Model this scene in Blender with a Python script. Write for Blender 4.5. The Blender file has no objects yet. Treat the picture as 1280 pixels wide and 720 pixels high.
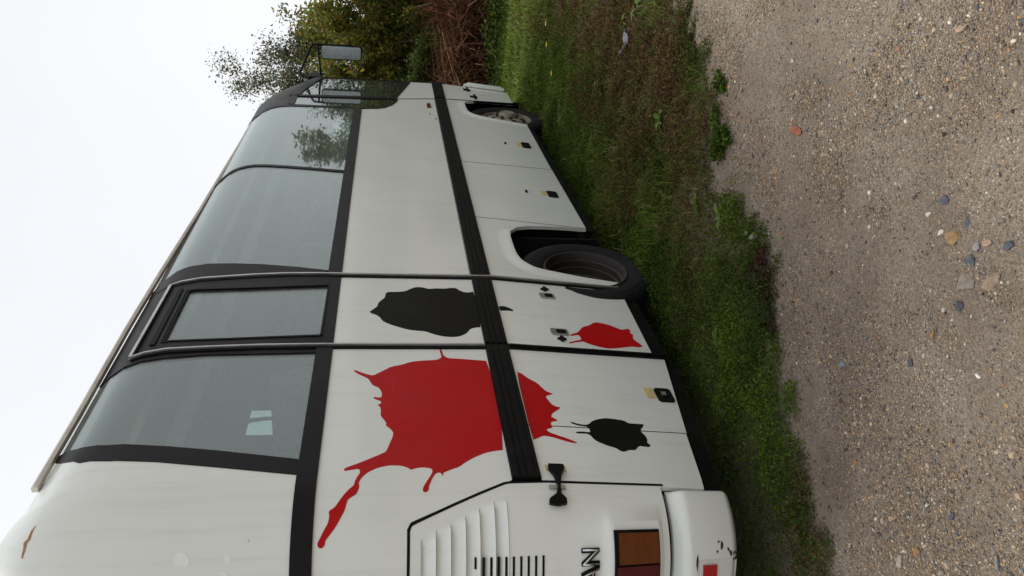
import bpy, bmesh, math, random
import numpy as np
from mathutils import Vector, Matrix, noise
from mathutils.geometry import tessellate_polygon
random.seed(7); RNG=np.random.default_rng(11)
sc=bpy.context.scene
COL=sc.collection
R=math.radians

# ------------------------------------------------------------------ materials
def new_mat(name):
    m=bpy.data.materials.new(name); m.use_nodes=True
    nt=m.node_tree
    for n in list(nt.nodes): nt.nodes.remove(n)
    out=nt.nodes.new('ShaderNodeOutputMaterial')
    return m,nt,out
def N(nt,t,**kw):
    n=nt.nodes.new(t)
    for k,v in kw.items():
        if k.startswith('i_'):
            key=k[2:].replace('_',' ')
            n.inputs[key].default_value=v
        else: setattr(n,k,v)
    return n
def ramp(nt,stops):
    n=nt.nodes.new('ShaderNodeValToRGB'); cr=n.color_ramp
    while len(cr.elements)<len(stops): cr.elements.new(.5)
    for e,(p,c) in zip(cr.elements,stops):
        e.position=p; e.color=(c[0],c[1],c[2],1) if hasattr(c,'__len__') else (c,c,c,1)
    return n
def mixc(nt,fac,a,b,blend='MIX'):
    n=nt.nodes.new('ShaderNodeMix'); n.data_type='RGBA'; n.blend_type=blend
    for s,v in ((0,fac),(6,a),(7,b)):
        if hasattr(v,'is_output') or isinstance(v,bpy.types.NodeSocket): nt.links.new(v,n.inputs[s])
        else: n.inputs[s].default_value=v if s==0 else (v[0],v[1],v[2],1)
    return n.outputs[2]
def simple(name,col,rough=.5,metal=0,spec=.5,var=.12,scale=9,bump=.0,bscale=60,coat=0,dirt=None,dirt_amt=.3,scratch=None,ribs=0):
    m,nt,out=new_mat(name)
    p=N(nt,'ShaderNodeBsdfPrincipled'); p.inputs['Roughness'].default_value=rough
    p.inputs['Metallic'].default_value=metal; p.inputs['Specular IOR Level'].default_value=spec
    p.inputs['Coat Weight'].default_value=coat; p.inputs['Coat Roughness'].default_value=.12
    tc=N(nt,'ShaderNodeTexCoord')
    nz=N(nt,'ShaderNodeTexNoise',i_Scale=scale,i_Detail=6.0,i_Roughness=.6); nt.links.new(tc.outputs['Object'],nz.inputs['Vector'])
    r=ramp(nt,[(.3,tuple(c*(1-var) for c in col)),(.7,tuple(min(1,c*(1+var)) for c in col))])
    nt.links.new(nz.outputs['Fac'],r.inputs['Fac'])
    c=r.outputs['Color']
    if dirt:
        n2=N(nt,'ShaderNodeTexNoise',i_Scale=scale*.45,i_Detail=9.0,i_Roughness=.72); nt.links.new(tc.outputs['Object'],n2.inputs['Vector'])
        r2=ramp(nt,[(.48,0),(.75,dirt_amt)]); nt.links.new(n2.outputs['Fac'],r2.inputs['Fac'])
        c=mixc(nt,r2.outputs['Color'],c,dirt)
    if scratch:
        for rot in (.7,-.9):
            mp=N(nt,'ShaderNodeMapping'); mp.inputs['Rotation'].default_value=(0,rot,0); mp.inputs['Scale'].default_value=(1.2,1.2,70); nt.links.new(tc.outputs['Object'],mp.inputs['Vector'])
            n3=N(nt,'ShaderNodeTexNoise',i_Scale=1.7,i_Detail=2.0); nt.links.new(mp.outputs[0],n3.inputs['Vector'])
            r3=ramp(nt,[(.70,0),(.75,.4)]); nt.links.new(n3.outputs['Fac'],r3.inputs['Fac'])
            c=mixc(nt,r3.outputs['Color'],c,scratch)
    nt.links.new(c,p.inputs['Base Color'])
    if ribs:
        wv=N(nt,'ShaderNodeTexWave',wave_type='BANDS',bands_direction='Z',i_Scale=ribs); nt.links.new(tc.outputs['Object'],wv.inputs['Vector'])
        bb=N(nt,'ShaderNodeBump',i_Strength=.06,i_Distance=.004); nt.links.new(wv.outputs['Fac'],bb.inputs['Height']); nt.links.new(bb.outputs[0],p.inputs['Normal'])
    rr=N(nt,'ShaderNodeMapRange'); rr.inputs[3].default_value=max(.03,rough-.08); rr.inputs[4].default_value=min(1,rough+.12)
    nt.links.new(nz.outputs['Fac'],rr.inputs[0]); nt.links.new(rr.outputs[0],p.inputs['Roughness'])
    if bump:
        nb=N(nt,'ShaderNodeTexNoise',i_Scale=bscale,i_Detail=5.0); nt.links.new(tc.outputs['Object'],nb.inputs['Vector'])
        b=N(nt,'ShaderNodeBump',i_Strength=bump,i_Distance=.01); nt.links.new(nb.outputs['Fac'],b.inputs['Height']); nt.links.new(b.outputs[0],p.inputs['Normal'])
    nt.links.new(p.outputs[0],out.inputs[0]); return m

def paint_white(name):
    m,nt,out=new_mat(name)
    p=N(nt,'ShaderNodeBsdfPrincipled'); p.inputs['Specular IOR Level'].default_value=.5
    p.inputs['Coat Weight'].default_value=.35; p.inputs['Coat Roughness'].default_value=.08
    tc=N(nt,'ShaderNodeTexCoord')
    n1=N(nt,'ShaderNodeTexNoise',i_Scale=1.3,i_Detail=4.0); nt.links.new(tc.outputs['Object'],n1.inputs['Vector'])
    r1=ramp(nt,[(.3,(.70,.725,.685)),(.7,(.75,.775,.735))]); nt.links.new(n1.outputs['Fac'],r1.inputs['Fac'])
    # faint vertical run-off streaks
    mp=N(nt,'ShaderNodeMapping'); mp.inputs['Scale'].default_value=(14,14,.7); nt.links.new(tc.outputs['Object'],mp.inputs['Vector'])
    n2=N(nt,'ShaderNodeTexNoise',i_Scale=1.6,i_Detail=6.0,i_Roughness=.65); nt.links.new(mp.outputs[0],n2.inputs['Vector'])
    r2=ramp(nt,[(.5,0),(.8,.24)]); nt.links.new(n2.outputs['Fac'],r2.inputs['Fac'])
    c=mixc(nt,r2.outputs['Color'],r1.outputs['Color'],(.36,.365,.33))
    # small specks of dirt
    n3=N(nt,'ShaderNodeTexNoise',i_Scale=34.0,i_Detail=3.0,i_Roughness=.5); nt.links.new(tc.outputs['Object'],n3.inputs['Vector'])
    r3=ramp(nt,[(.745,0),(.80,.55)]); nt.links.new(n3.outputs['Fac'],r3.inputs['Fac'])
    c=mixc(nt,r3.outputs['Color'],c,(.2,.17,.13))
    # road film low on the body
    sep=N(nt,'ShaderNodeSeparateXYZ'); nt.links.new(tc.outputs['Object'],sep.inputs[0])
    mr=N(nt,'ShaderNodeMapRange'); mr.inputs[1].default_value=.85; mr.inputs[2].default_value=.25; mr.inputs[3].default_value=0; mr.inputs[4].default_value=.5
    nt.links.new(sep.outputs['Z'],mr.inputs[0])
    mul=N(nt,'ShaderNodeMath',operation='MULTIPLY'); nt.links.new(mr.outputs[0],mul.inputs[0]); nt.links.new(n1.outputs['Fac'],mul.inputs[1])
    c=mixc(nt,mul.outputs[0],c,(.30,.27,.22))
    nt.links.new(c,p.inputs['Base Color'])
    rr=N(nt,'ShaderNodeMapRange'); rr.inputs[3].default_value=.22; rr.inputs[4].default_value=.42
    nt.links.new(n2.outputs['Fac'],rr.inputs[0]); nt.links.new(rr.outputs[0],p.inputs['Roughness'])
    nb=N(nt,'ShaderNodeTexNoise',i_Scale=2.2,i_Detail=2.0); nt.links.new(tc.outputs['Object'],nb.inputs['Vector'])
    b=N(nt,'ShaderNodeBump',i_Strength=.16,i_Distance=.03); nt.links.new(nb.outputs['Fac'],b.inputs['Height']); nt.links.new(b.outputs[0],p.inputs['Normal'])
    nt.links.new(p.outputs[0],out.inputs[0]); return m

def glass_mat(name,tint,rough=.02,base=.1,r0=.075):
    m,nt,out=new_mat(name)
    tr=N(nt,'ShaderNodeBsdfTransparent'); tr.inputs[0].default_value=(*tint,1)
    gl=N(nt,'ShaderNodeBsdfGlossy'); gl.inputs['Roughness'].default_value=rough; gl.inputs['Color'].default_value=(.93,.97,.96,1)
    ge=N(nt,'ShaderNodeNewGeometry'); dp=N(nt,'ShaderNodeVectorMath',operation='DOT_PRODUCT'); nt.links.new(ge.outputs['Incoming'],dp.inputs[0]); nt.links.new(ge.outputs['Normal'],dp.inputs[1])
    ab=N(nt,'ShaderNodeMath',operation='ABSOLUTE'); nt.links.new(dp.outputs['Value'],ab.inputs[0])
    om=N(nt,'ShaderNodeMath',operation='SUBTRACT'); om.inputs[0].default_value=1; nt.links.new(ab.outputs[0],om.inputs[1])
    pw=N(nt,'ShaderNodeMath',operation='POWER'); nt.links.new(om.outputs[0],pw.inputs[0]); pw.inputs[1].default_value=4.5
    fr=N(nt,'ShaderNodeMapRange'); fr.inputs[3].default_value=r0; fr.inputs[4].default_value=1.0; nt.links.new(pw.outputs[0],fr.inputs[0])
    tc=N(nt,'ShaderNodeTexCoord')
    nb=N(nt,'ShaderNodeTexNoise',i_Scale=1.1,i_Detail=1.0); nt.links.new(tc.outputs['Object'],nb.inputs['Vector'])
    b=N(nt,'ShaderNodeBump',i_Strength=.05,i_Distance=.02); nt.links.new(nb.outputs['Fac'],b.inputs['Height'])
    nt.links.new(b.outputs[0],gl.inputs['Normal'])
    mx=N(nt,'ShaderNodeMixShader'); nt.links.new(fr.outputs[0],mx.inputs[0]); nt.links.new(tr.outputs[0],mx.inputs[1]); nt.links.new(gl.outputs[0],mx.inputs[2])
    # thin film of dust
    df=N(nt,'ShaderNodeBsdfDiffuse'); df.inputs[0].default_value=(.46,.51,.50,1)
    n2=N(nt,'ShaderNodeTexNoise',i_Scale=3.0,i_Detail=8.0,i_Roughness=.7); nt.links.new(tc.outputs['Object'],n2.inputs['Vector'])
    r2=ramp(nt,[(.3,base*.7),(.75,base*1.3)]); nt.links.new(n2.outputs['Fac'],r2.inputs['Fac'])
    m2=N(nt,'ShaderNodeMixShader'); nt.links.new(r2.outputs['Color'],m2.inputs[0]); nt.links.new(mx.outputs[0],m2.inputs[1]); nt.links.new(df.outputs[0],m2.inputs[2])
    nt.links.new(m2.outputs[0],out.inputs[0]); return m

def leaf_mat(name,transl=.3,rough=.6,spec=.12):
    m,nt,out=new_mat(name)
    at=N(nt,'ShaderNodeAttribute',attribute_name='Col')
    p=N(nt,'ShaderNodeBsdfPrincipled'); p.inputs['Roughness'].default_value=rough; p.inputs['Specular IOR Level'].default_value=spec
    nz=N(nt,'ShaderNodeTexNoise',i_Scale=30.0,i_Detail=2.0)
    tc=N(nt,'ShaderNodeTexCoord'); nt.links.new(tc.outputs['Object'],nz.inputs['Vector'])
    r=ramp(nt,[(.3,.8),(.7,1.15)]); nt.links.new(nz.outputs['Fac'],r.inputs['Fac'])
    c=mixc(nt,1.0,at.outputs['Color'],r.outputs['Color'],'MULTIPLY')
    nt.links.new(c,p.inputs['Base Color'])
    if transl:
        t=N(nt,'ShaderNodeBsdfTranslucent'); nt.links.new(c,t.inputs[0])
        mx=N(nt,'ShaderNodeMixShader'); mx.inputs[0].default_value=transl
        nt.links.new(p.outputs[0],mx.inputs[1]); nt.links.new(t.outputs[0],mx.inputs[2]); nt.links.new(mx.outputs[0],out.inputs[0])
    else: nt.links.new(p.outputs[0],out.inputs[0])
    return m

M={}
M['white']=paint_white('white_coach_paint')
M['red']=simple('red_vinyl',(.43,.0025,.005),.42,spec=.16,var=.06,scale=5,dirt=(.3,.06,.05),dirt_amt=.18,scratch=(.42,.10,.09))
M['black']=simple('black_vinyl',(.0048,.0048,.0044),.5,spec=.12,var=.15,scale=7,dirt=(.02,.02,.017),dirt_amt=.4)
M['rubber']=simple('black_rubber',(.004,.004,.0044),.5,spec=.12,var=.3,scale=14,dirt=(.035,.032,.03),dirt_amt=.3)
M['trim']=simple('charcoal_frame',(.008,.0068,.0076),.42,spec=.14,var=.25,scale=8,dirt=(.03,.027,.027),dirt_amt=.35)
M['alu']=simple('dull_aluminium',(.48,.48,.465),.38,metal=.8,var=.15,scale=12,dirt=(.2,.18,.14),dirt_amt=.5)
M['rail']=simple('weathered_gutter',(.56,.54,.48),.55,var=.14,scale=7,dirt=(.10,.085,.06),dirt_amt=.5)
M['dark']=simple('dark_underside',(.006,.006,.006),.85,spec=.2,var=.3,scale=5)
M['glass']=glass_mat('tinted_glass',(.74,.82,.80),base=.12,r0=.09)
M['glass_dark']=glass_mat('dark_cab_glass',(.55,.62,.60),base=.03)
M['tyre']=simple('tyre_rubber',(.009,.009,.009),.75,spec=.2,var=.25,scale=16,bump=.25,bscale=60,dirt=(.03,.026,.022),dirt_amt=.5)
M['rim_dark']=simple('brown_dusty_rim',(.022,.018,.015),.6,var=.3,scale=12,bump=.2,bscale=40,dirt=(.045,.035,.028),dirt_amt=.6)
M['rim_pale']=simple('pale_dusty_rim',(.25,.22,.17),.55,metal=.2,var=.25,scale=16,bump=.2,bscale=50,dirt=(.08,.06,.045),dirt_amt=.6)
M['amber']=simple('amber_lens',(.115,.028,.003),.28,spec=.3,var=.18,scale=30,dirt=(.07,.03,.015),dirt_amt=.4,ribs=22)
M['redlens']=simple('red_lens',(.07,.006,.008),.25,spec=.3,var=.2,scale=30,ribs=22)
M['reflector']=simple('red_reflector',(.36,.012,.014),.2,var=.12,scale=60)
M['chrome']=simple('worn_chrome',(.55,.55,.54),.22,metal=1,var=.25,scale=30,dirt=(.05,.05,.05),dirt_amt=.5)
M['yellow']=simple('yellowed_sticker',(.55,.43,.20),.6,var=.2,scale=30)
M['rust']=simple('rust_scratch',(.30,.16,.06),.8,var=.4,scale=60)
M['chip']=simple('bare_dark_chip',(.03,.025,.022),.8,var=.4,scale=60)
M['scuff']=simple('pale_scuff',(.80,.83,.79),.5,var=.05)
M['seat']=simple('grey_seat_cloth',(.22,.23,.23),.9,var=.3,scale=25)
M['curtain']=simple('grey_curtain',(.13,.145,.145),.9,var=.15,scale=12)
M['inner']=simple('interior_lining',(.50,.51,.50),.8,var=.1)
M['leaf']=leaf_mat('leaf_faces',.45)
M['grass']=leaf_mat('grass_faces',.3,.6)
M['dry']=leaf_mat('dry_stalks',.08,.8)
M['stone']=leaf_mat('stone_faces',0,.8,.3)
M['bark']=simple('grey_bark',(.06,.05,.04),.9,var=.35,scale=18,bump=.5,bscale=30)

# ------------------------------------------------------------------ object helpers
def tag(o,label=None,cat=None,group=None,kind=None):
    if label: o['label']=label
    if cat: o['category']=cat
    if group: o['group']=group
    if kind: o['kind']=kind
    return o
def link(name,me,mat,parent=None):
    o=bpy.data.objects.new(name,me); COL.objects.link(o)
    if mat: me.materials.append(mat)
    if parent: o.parent=parent
    return o
def bm_obj(name,bm,mat,parent=None,smooth=35):
    bmesh.ops.recalc_face_normals(bm,faces=bm.faces)
    me=bpy.data.meshes.new(name); bm.to_mesh(me); bm.free()
    if smooth is not None:
        me.shade_smooth(); me.set_sharp_from_angle(angle=R(smooth))
    return link(name,me,mat,parent)
def np_obj(name,V,F,mat,cols=None,parent=None,smooth=False):
    """V (n,3); F list of (m,k) int arrays (k = 3 or 4)"""
    me=bpy.data.meshes.new(name)
    me.vertices.add(len(V)); me.vertices.foreach_set('co',np.asarray(V,dtype=np.float32).ravel())
    li=np.concatenate([f.ravel() for f in F]).astype(np.int32)
    tot=np.concatenate([np.full(len(f),f.shape[1],dtype=np.int32) for f in F])
    st=np.concatenate([[0],np.cumsum(tot)[:-1]]).astype(np.int32)
    me.loops.add(len(li)); me.loops.foreach_set('vertex_index',li)
    me.polygons.add(len(tot)); me.polygons.foreach_set('loop_start',st)
    try: me.polygons.foreach_set('loop_total',tot)
    except Exception: pass
    if cols is not None:
        a=me.color_attributes.new('Col','FLOAT_COLOR','POINT')
        c=np.ones((len(V),4),dtype=np.float32); c[:,:3]=cols; a.data.foreach_set('color',c.ravel())
    me.update(calc_edges=True); me.validate()
    if smooth: me.shade_smooth()
    return link(name,me,mat,parent)

# ------------------------------------------------------------------ coach body surface, coordinates (s along the wall, w up the wall)
XS,RC=2.48,.36; XF,RF=9.31,.5; W=2.40
AR=RC*math.pi/2; AF=RF*math.pi/2
S_REAR=XS-AR-(W-2*RC)/2            # middle of the tail
S_FRONT=XF+AF+(W-2*RF)/2           # middle of the nose
def plan_near(s):
    if s>XF:
        t=(s-XF)/RF
        if t<=math.pi/2: return (XF+RF*math.sin(t),RF*(1-math.cos(t)),math.sin(t),-math.cos(t))
        return (XF+RF,RF+(t-math.pi/2)*RF,1.,0.)
    if s>=XS: return (s,0.,0.,-1.)
    t=(XS-s)/RC
    if t<=math.pi/2: return (XS-RC*math.sin(t),RC*(1-math.cos(t)),-math.sin(t),-math.cos(t))
    return (XS-RC,RC+(t-math.pi/2)*RC,-1.,0.)
def plan(s):
    if s<S_REAR:
        x,y,nx,ny=plan_near(2*S_REAR-s); return (x,W-y,nx,-ny)
    return plan_near(s)
PW=[0.0,0.25,1.05,1.2,2.70,2.80,2.87,2.93,2.99,3.05,3.12]
PI_=[.065,.06,.0,.0,.0,.012,.035,.075,.13,.24,.5]
def inset(w): return float(np.interp(w,PW,PI_))
def drop(x):
    t=max(0.,x-8.45); return .42*(t/.97)**1.5 if t<.97 else .42+(t-.97)*.4
def surf(s,w,d=0.):
    x,y,nx,ny=plan(s); i=d-inset(w)
    X=x+nx*i; Y=y+ny*i
    sn=s if s>=S_REAR else 2*S_REAR-s
    z=w-drop(X)*min(max((w-2.2)/.75,0),1.1)+.085*min(max((2.50-sn)/.36,0),1)*min(max((w-2.5)/.5,0),1)   # the tail dome rises a little
    return Vector((X,Y,z))
def cuts(lo,hi,ds):
    out=[]
    a=lo
    for b in ds:
        if lo+1e-4<b<hi-1e-4: out.append(b)
    return out
ARC=[XS-k*.045 for k in range(0,13)]+[2*S_REAR-(XS-k*.045) for k in range(0,13)]+[XF+k*.055 for k in range(0,15)]+[8.45+k*.12 for k in range(0,8)]
ARC+= [2*S_REAR-a for a in ARC if a>8]
def patch_bm(bm,poly,d=0.,th=.01,extra_s=(),extra_w=(),mirror=False):
    """polygon in (s,w) wrapped on the body at offset d (number or function), th thick"""
    if mirror: poly=[(2*S_REAR-s,w) for s,w in poly]
    t=bmesh.new()
    vs=[t.verts.new((s,w,0)) for s,w in poly]
    tri=tessellate_polygon([[Vector((s,w,0)) for s,w in poly]])
    for a,b,c in tri:
        try: t.faces.new((vs[a],vs[b],vs[c]))
        except ValueError: pass
    ss=[p[0] for p in poly]; ww=[p[1] for p in poly]
    for s in sorted(set(cuts(min(ss),max(ss),list(ARC)+list(extra_s)))):
        bmesh.ops.bisect_plane(t,geom=t.verts[:]+t.edges[:]+t.faces[:],plane_co=(s,0,0),plane_no=(1,0,0),dist=1e-5)
    for w in sorted(set(cuts(min(ww),max(ww),[1.05,1.2,2.2,2.70,2.75,2.80,2.835,2.87,2.90,2.93,2.96,2.99,3.02]+list(extra_w)))):
        bmesh.ops.bisect_plane(t,geom=t.verts[:]+t.edges[:]+t.faces[:],plane_co=(0,w,0),plane_no=(0,1,0),dist=1e-5)
    bmesh.ops.recalc_face_normals(t,faces=t.faces)
    t.verts.index_update()
    fn=d if callable(d) else (lambda s,w:d)
    top=[];bot=[]
    for v in t.verts:
        s,w=v.co.x,v.co.y; dd=fn(2*S_REAR-s if mirror else s,w)
        top.append(bm.verts.new(surf(s,w,dd))); bot.append(bm.verts.new(surf(s,w,dd-th)))
    for f in t.faces:
        ix=[v.index for v in f.verts]
        for lay,seq in ((top,ix),(bot,ix[::-1])):
            try: bm.faces.new([lay[i] for i in seq])
            except ValueError: pass
    for e in t.edges:
        if len(e.link_faces)==1:
            a,b=e.verts[0].index,e.verts[1].index
            try: bm.faces.new((top[a],top[b],bot[b],bot[a]))
            except ValueError: pass
    t.free()
def patch(name,polys,mat,parent=None,d=0.,th=.01,extra_s=(),extra_w=(),mirror=False,smooth=35):
    bm=bmesh.new()
    if isinstance(polys[0][0],(int,float)): polys=[polys]
    for p in polys: patch_bm(bm,p,d,th,extra_s,extra_w,mirror)
    return bm_obj(name,bm,mat,parent,smooth)
def rect(a,b,c,e): return [(a,c),(b,c),(b,e),(a,e)]
def ribbon(path,h):
    """polygon around an (s,w) polyline, half width h"""
    L=[];Rr=[]
    for i,(s,w) in enumerate(path):
        a=path[max(0,i-1)]; b=path[min(len(path)-1,i+1)]
        dx,dy=b[0]-a[0],b[1]-a[1]; l=math.hypot(dx,dy); nx,ny=-dy/l*h,dx/l*h
        L.append((s+nx,w+ny)); Rr.append((s-nx,w-ny))
    return L+Rr[::-1]
def add_box(bm,lo,hi):
    vs=[bm.verts.new((x,y,z)) for x in (lo[0],hi[0]) for y in (lo[1],hi[1]) for z in (lo[2],hi[2])]
    for f in ((0,1,3,2),(4,6,7,5),(0,4,5,1),(2,3,7,6),(0,2,6,4),(1,5,7,3)): bm.faces.new([vs[i] for i in f])
def add_tube(bm,pts,r,seg=10):
    rings=[]; pts=[Vector(p) for p in pts]
    up=Vector((.31,.17,.93))
    for i,p in enumerate(pts):
        a=pts[max(0,i-1)]; b=pts[min(len(pts)-1,i+1)]; t=(b-a).normalized()
        u=t.cross(up)
        if u.length<1e-3: u=t.cross(Vector((1,0,0)))
        u.normalize(); v=t.cross(u); rr=r[i] if hasattr(r,'__len__') else r
        rings.append([bm.verts.new(p+(u*math.cos(k*2*math.pi/seg)+v*math.sin(k*2*math.pi/seg))*rr) for k in range(seg)])
    for a,b in zip(rings,rings[1:]):
        for k in range(seg): bm.faces.new((a[k],a[(k+1)%seg],b[(k+1)%seg],b[k]))
    bm.faces.new(rings[0][::-1]); bm.faces.new(rings[-1])
def add_lathe(bm,prof,c,seg=64,sgn=1):
    """profile of (radius, depth along +y*sgn) around the y axis through c"""
    rings=[]
    for r,y in prof:
        if r<1e-4: rings.append([bm.verts.new((c[0],c[1]+y*sgn,c[2]))])
        else: rings.append([bm.verts.new((c[0]+r*math.cos(k*2*math.pi/seg),c[1]+y*sgn,c[2]+r*math.sin(k*2*math.pi/seg))) for k in range(seg)])
    for a,b in zip(rings,rings[1:]):
        for k in range(seg):
            q=[a[k%len(a)],a[(k+1)%len(a)],b[(k+1)%len(b)],b[k%len(b)]]
            q=list(dict.fromkeys(q))
            if len(q)>=3:
                try: bm.faces.new(q)
                except ValueError: pass
SP={}
# ------------------------------------------------------------------ THE COACH
BUS_LOC=Vector((5.9,1.2,0))
bus=bpy.data.objects.new('coach',None); COL.objects.link(bus); bus.location=BUS_LOC; bus.empty_display_size=.4
tag(bus,'white midi coach with red and black paint splashes parked on the grass verge','coach')
def P(o,label=None):
    if o.parent is bus: o.matrix_parent_inverse=Matrix.Translation(-BUS_LOC)
    if label: o['label']=label
    return o
def pp(name,polys,mat,d=0.,th=.01,parent=bus,label=None,**k):
    return P(patch(name,polys,M[mat],parent,d,th,**k),label)
G=.002
TH=.025
seamF=[(8.519,1.598),(8.624,1.111),(8.75,.60),(8.821,.30)]
arch_f=[(8.70,.755),(8.65,.835),(8.566,.868),(8.45,.876),(8.349,.874),(8.25,.870),(8.163,.856),(8.10,.82),(8.058,.77),(8.014,.641),(7.976,.489),(7.922,.273)]
arch_r=[(5.213,.262),(5.203,.45),(5.185,.573),(5.16,.69),(5.115,.785),(5.026,.845),(4.94,.86),(4.853,.864),(4.745,.864),(4.645,.861),(4.58,.852),(4.528,.836),(4.475,.80),(4.428,.748),(4.386,.611),(4.347,.454),(4.316,.262)]
WB=1.065
lower={
 'front_wing':([(6.49+.05*0,WB),(8.628,WB),(8.69,.80)]+arch_f+[(6.540,.275)]),
 'luggage_door':[(5.236+G,WB),(6.488-G,WB),(6.538-G,.272),(5.219+G,.260)],
 'rear_wing':[(4.262,WB),(5.236-G,WB),(5.219-G,.262)]+arch_r+[(4.255,.264)],
 'entry_door':[(3.475,WB),(4.238,WB),(4.228,.266),(3.475,.285)],
 'side_flap':[(2.804+G,WB),(3.440,WB),(3.440,.232),(2.796+G,.330)],
 'engine_flap':[(2.436,WB),(2.804-G,WB),(2.796-G,.334),(2.416,.383)],
}
lower['front_wing'][0]=(6.490,WB)
lob={}
for mir in (False,True):
    for n,poly in lower.items():
        o=pp(n,poly,'white',0,TH,mirror=mir)
        if not mir: lob[n]=o
for mir in (False,True):
    pp('panel_seam',ribbon([(6.489,WB),(6.539,.274)],.0032),'dark',.0008,.006,mirror=mir); pp('panel_seam',ribbon([(5.236,WB),(5.219,.262)],.0030),'dark',.0008,.006,mirror=mir); pp('panel_seam',ribbon([(2.804,WB),(2.796,.333)],.0024),'dark',.0008,.006,mirror=mir)
# flared lips round the wheel openings
def lip(path,mirror=False):
    bm=bmesh.new(); prof=[(.085,.001),(.06,.004),(.035,.010),(.012,.015),(-.003,.014),(-.006,.006),(-.006,-.04)]
    rows=[]
    n=len(path)
    for i,(s,w) in enumerate(path):
        a=path[max(0,i-1)]; b=path[min(n-1,i+1)]
        dx,dy=b[0]-a[0],b[1]-a[1]; l=math.hypot(dx,dy); nx,ny=dy/l,-dx/l      # outward of the opening
        cx=sum(p[0] for p in path)/n
        row=[]
        for off,d in prof:
            fade=1.0
            ss,w2=s+nx*off*sgn(path),w+ny*off*sgn(path)
            s3=2*S_REAR-ss if mirror else ss
            row.append(bm.verts.new(surf(s3,max(w2,.262),d)))
        rows.append(row)
    for a,b in zip(rows,rows[1:]):
        for k in range(len(prof)-1): bm.faces.new((a[k],a[k+1],b[k+1],b[k]))
    return P(bm_obj('arch_lip',bm,M['white'],bus,50))
def sgn(path): return 1 if path[0][0]>path[-1][0] else -1
def dense(path,k=4):
    # Catmull-Rom
    out=[]
    for i in range(len(path)-1):
        p0=path[max(0,i-1)];p1=path[i];p2=path[i+1];p3=path[min(len(path)-1,i+2)]
        for j in range(k):
            t=j/k
            out.append(tuple(.5*((2*p1[m])+(-p0[m]+p2[m])*t+(2*p0[m]-5*p1[m]+4*p2[m]-p3[m])*t*t+(-p0[m]+3*p1[m]-3*p2[m]+p3[m])*t**3) for m in (0,1)))
    out.append(path[-1]); return out
lip(dense(arch_r[5:],3)); lip(dense(arch_f[2:],3))
lip(dense(arch_r[5:],3),True); lip(dense(arch_f[2:],3),True)
# front entrance door (cab side) and nose
FD_low=[(8.640,WB),(9.42,WB),(9.42,.30),(8.825,.30),(8.765,.60)]
FD_up=[(8.622,1.185),(8.530,1.598),(9.30,1.44),(9.42,1.43),(9.42,1.185)]
fdoor=pp('cab_door',[FD_low,FD_up],'white',0,TH)
pp('cab_door',[FD_low,FD_up],'white',0,TH,mirror=True)
for mir in (False,True):
    pp('door_gasket',[ribbon([(8.618,1.185),(8.526,1.60)],.009),ribbon([(8.634,1.064),(8.70,.80),(8.762,.56),(8.823,.30)],.011)],'rubber',.003,.02,mirror=mir)
for q in ([(8.03,1.262),(7.99,1.255),(7.95,1.262),(7.98,1.268)],[(7.84,1.215),(7.81,1.205),(7.77,1.212),(7.80,1.222)]): pp('scratch_mark',q,'chip',.001,.002)
pp('nose_panel',[(9.43,.55),(S_FRONT,.55),(S_FRONT,1.36),(9.43,1.42)],'white',0,TH)
pp('nose_panel',[(9.43,.55),(S_FRONT,.55),(S_FRONT,1.36),(9.43,1.42)],'white',0,TH,mirror=True)
def fbump(s,w):
    e=min(1,max(0,(s-9.40)/.02)); return .012+.042*e*(1 if .36<w<.77 else .6)
for mir in (False,True): pp('bumper_gasket',ribbon([(9.395,.30),(9.395,.80)],.012),'rubber',.004,.02,mirror=mir)
fb=[(9.402,.33),(9.402,.80),(9.6,.80),(S_FRONT,.80),(S_FRONT,.28),(9.6,.28)]
pp('front_bumper',fb,'white',fbump,.06,extra_w=(.35,.37,.76,.78),extra_s=(9.41,9.42))
pp('front_bumper',fb,'white',fbump,.06,extra_w=(.35,.37,.76,.78),extra_s=(9.41,9.42),mirror=True)
ws=[(9.58,1.46),(S_FRONT,1.40),(S_FRONT,2.72),(9.58,2.75)]
pp('windscreen',ws,'glass_dark',-.004,.006); pp('windscreen',ws,'glass_dark',-.004,.006,mirror=True)
# upper side panels
U0=1.184
upper={
 'side_panel':[(4.262,U0),(8.612,U0),(8.523,1.588),(8.42,1.602),(8.26,1.65),(8.12,1.725),(8.075,1.80),(8.035,1.945),(4.262,1.945)],
 'entry_door_panel':[(3.475,U0),(4.238,U0),(4.238,1.945),(3.475,1.945)],
 'quarter_panel':[(2.438,1.20),(2.45,U0),(3.440,U0),(3.440,1.95),(S_REAR,1.95),(S_REAR,1.603),(2.246,1.599),(2.262,1.594),(2.276,1.585)],
}
def dents(s,w):
    d=0
    for a,c,e,f,k in ((6.78,1.70,.14,.10,.0045),(6.45,1.36,.10,.08,.0035),(7.45,1.50,.3,.2,.003),(5.2,1.55,.5,.25,.004)): d+=k*math.exp(-((s-a)/e)**2-((w-c)/f)**2)
    return d
for mir in (False,True):
    for n,poly in upper.items():
        if n=='side_panel': pp(n,poly,'white',dents,TH,mirror=mir,extra_s=[4.3+.055*k for k in range(72)],extra_w=[1.2+.04*k for k in range(18)])
        else: pp(n,poly,'white',0,TH,mirror=mir)
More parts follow.
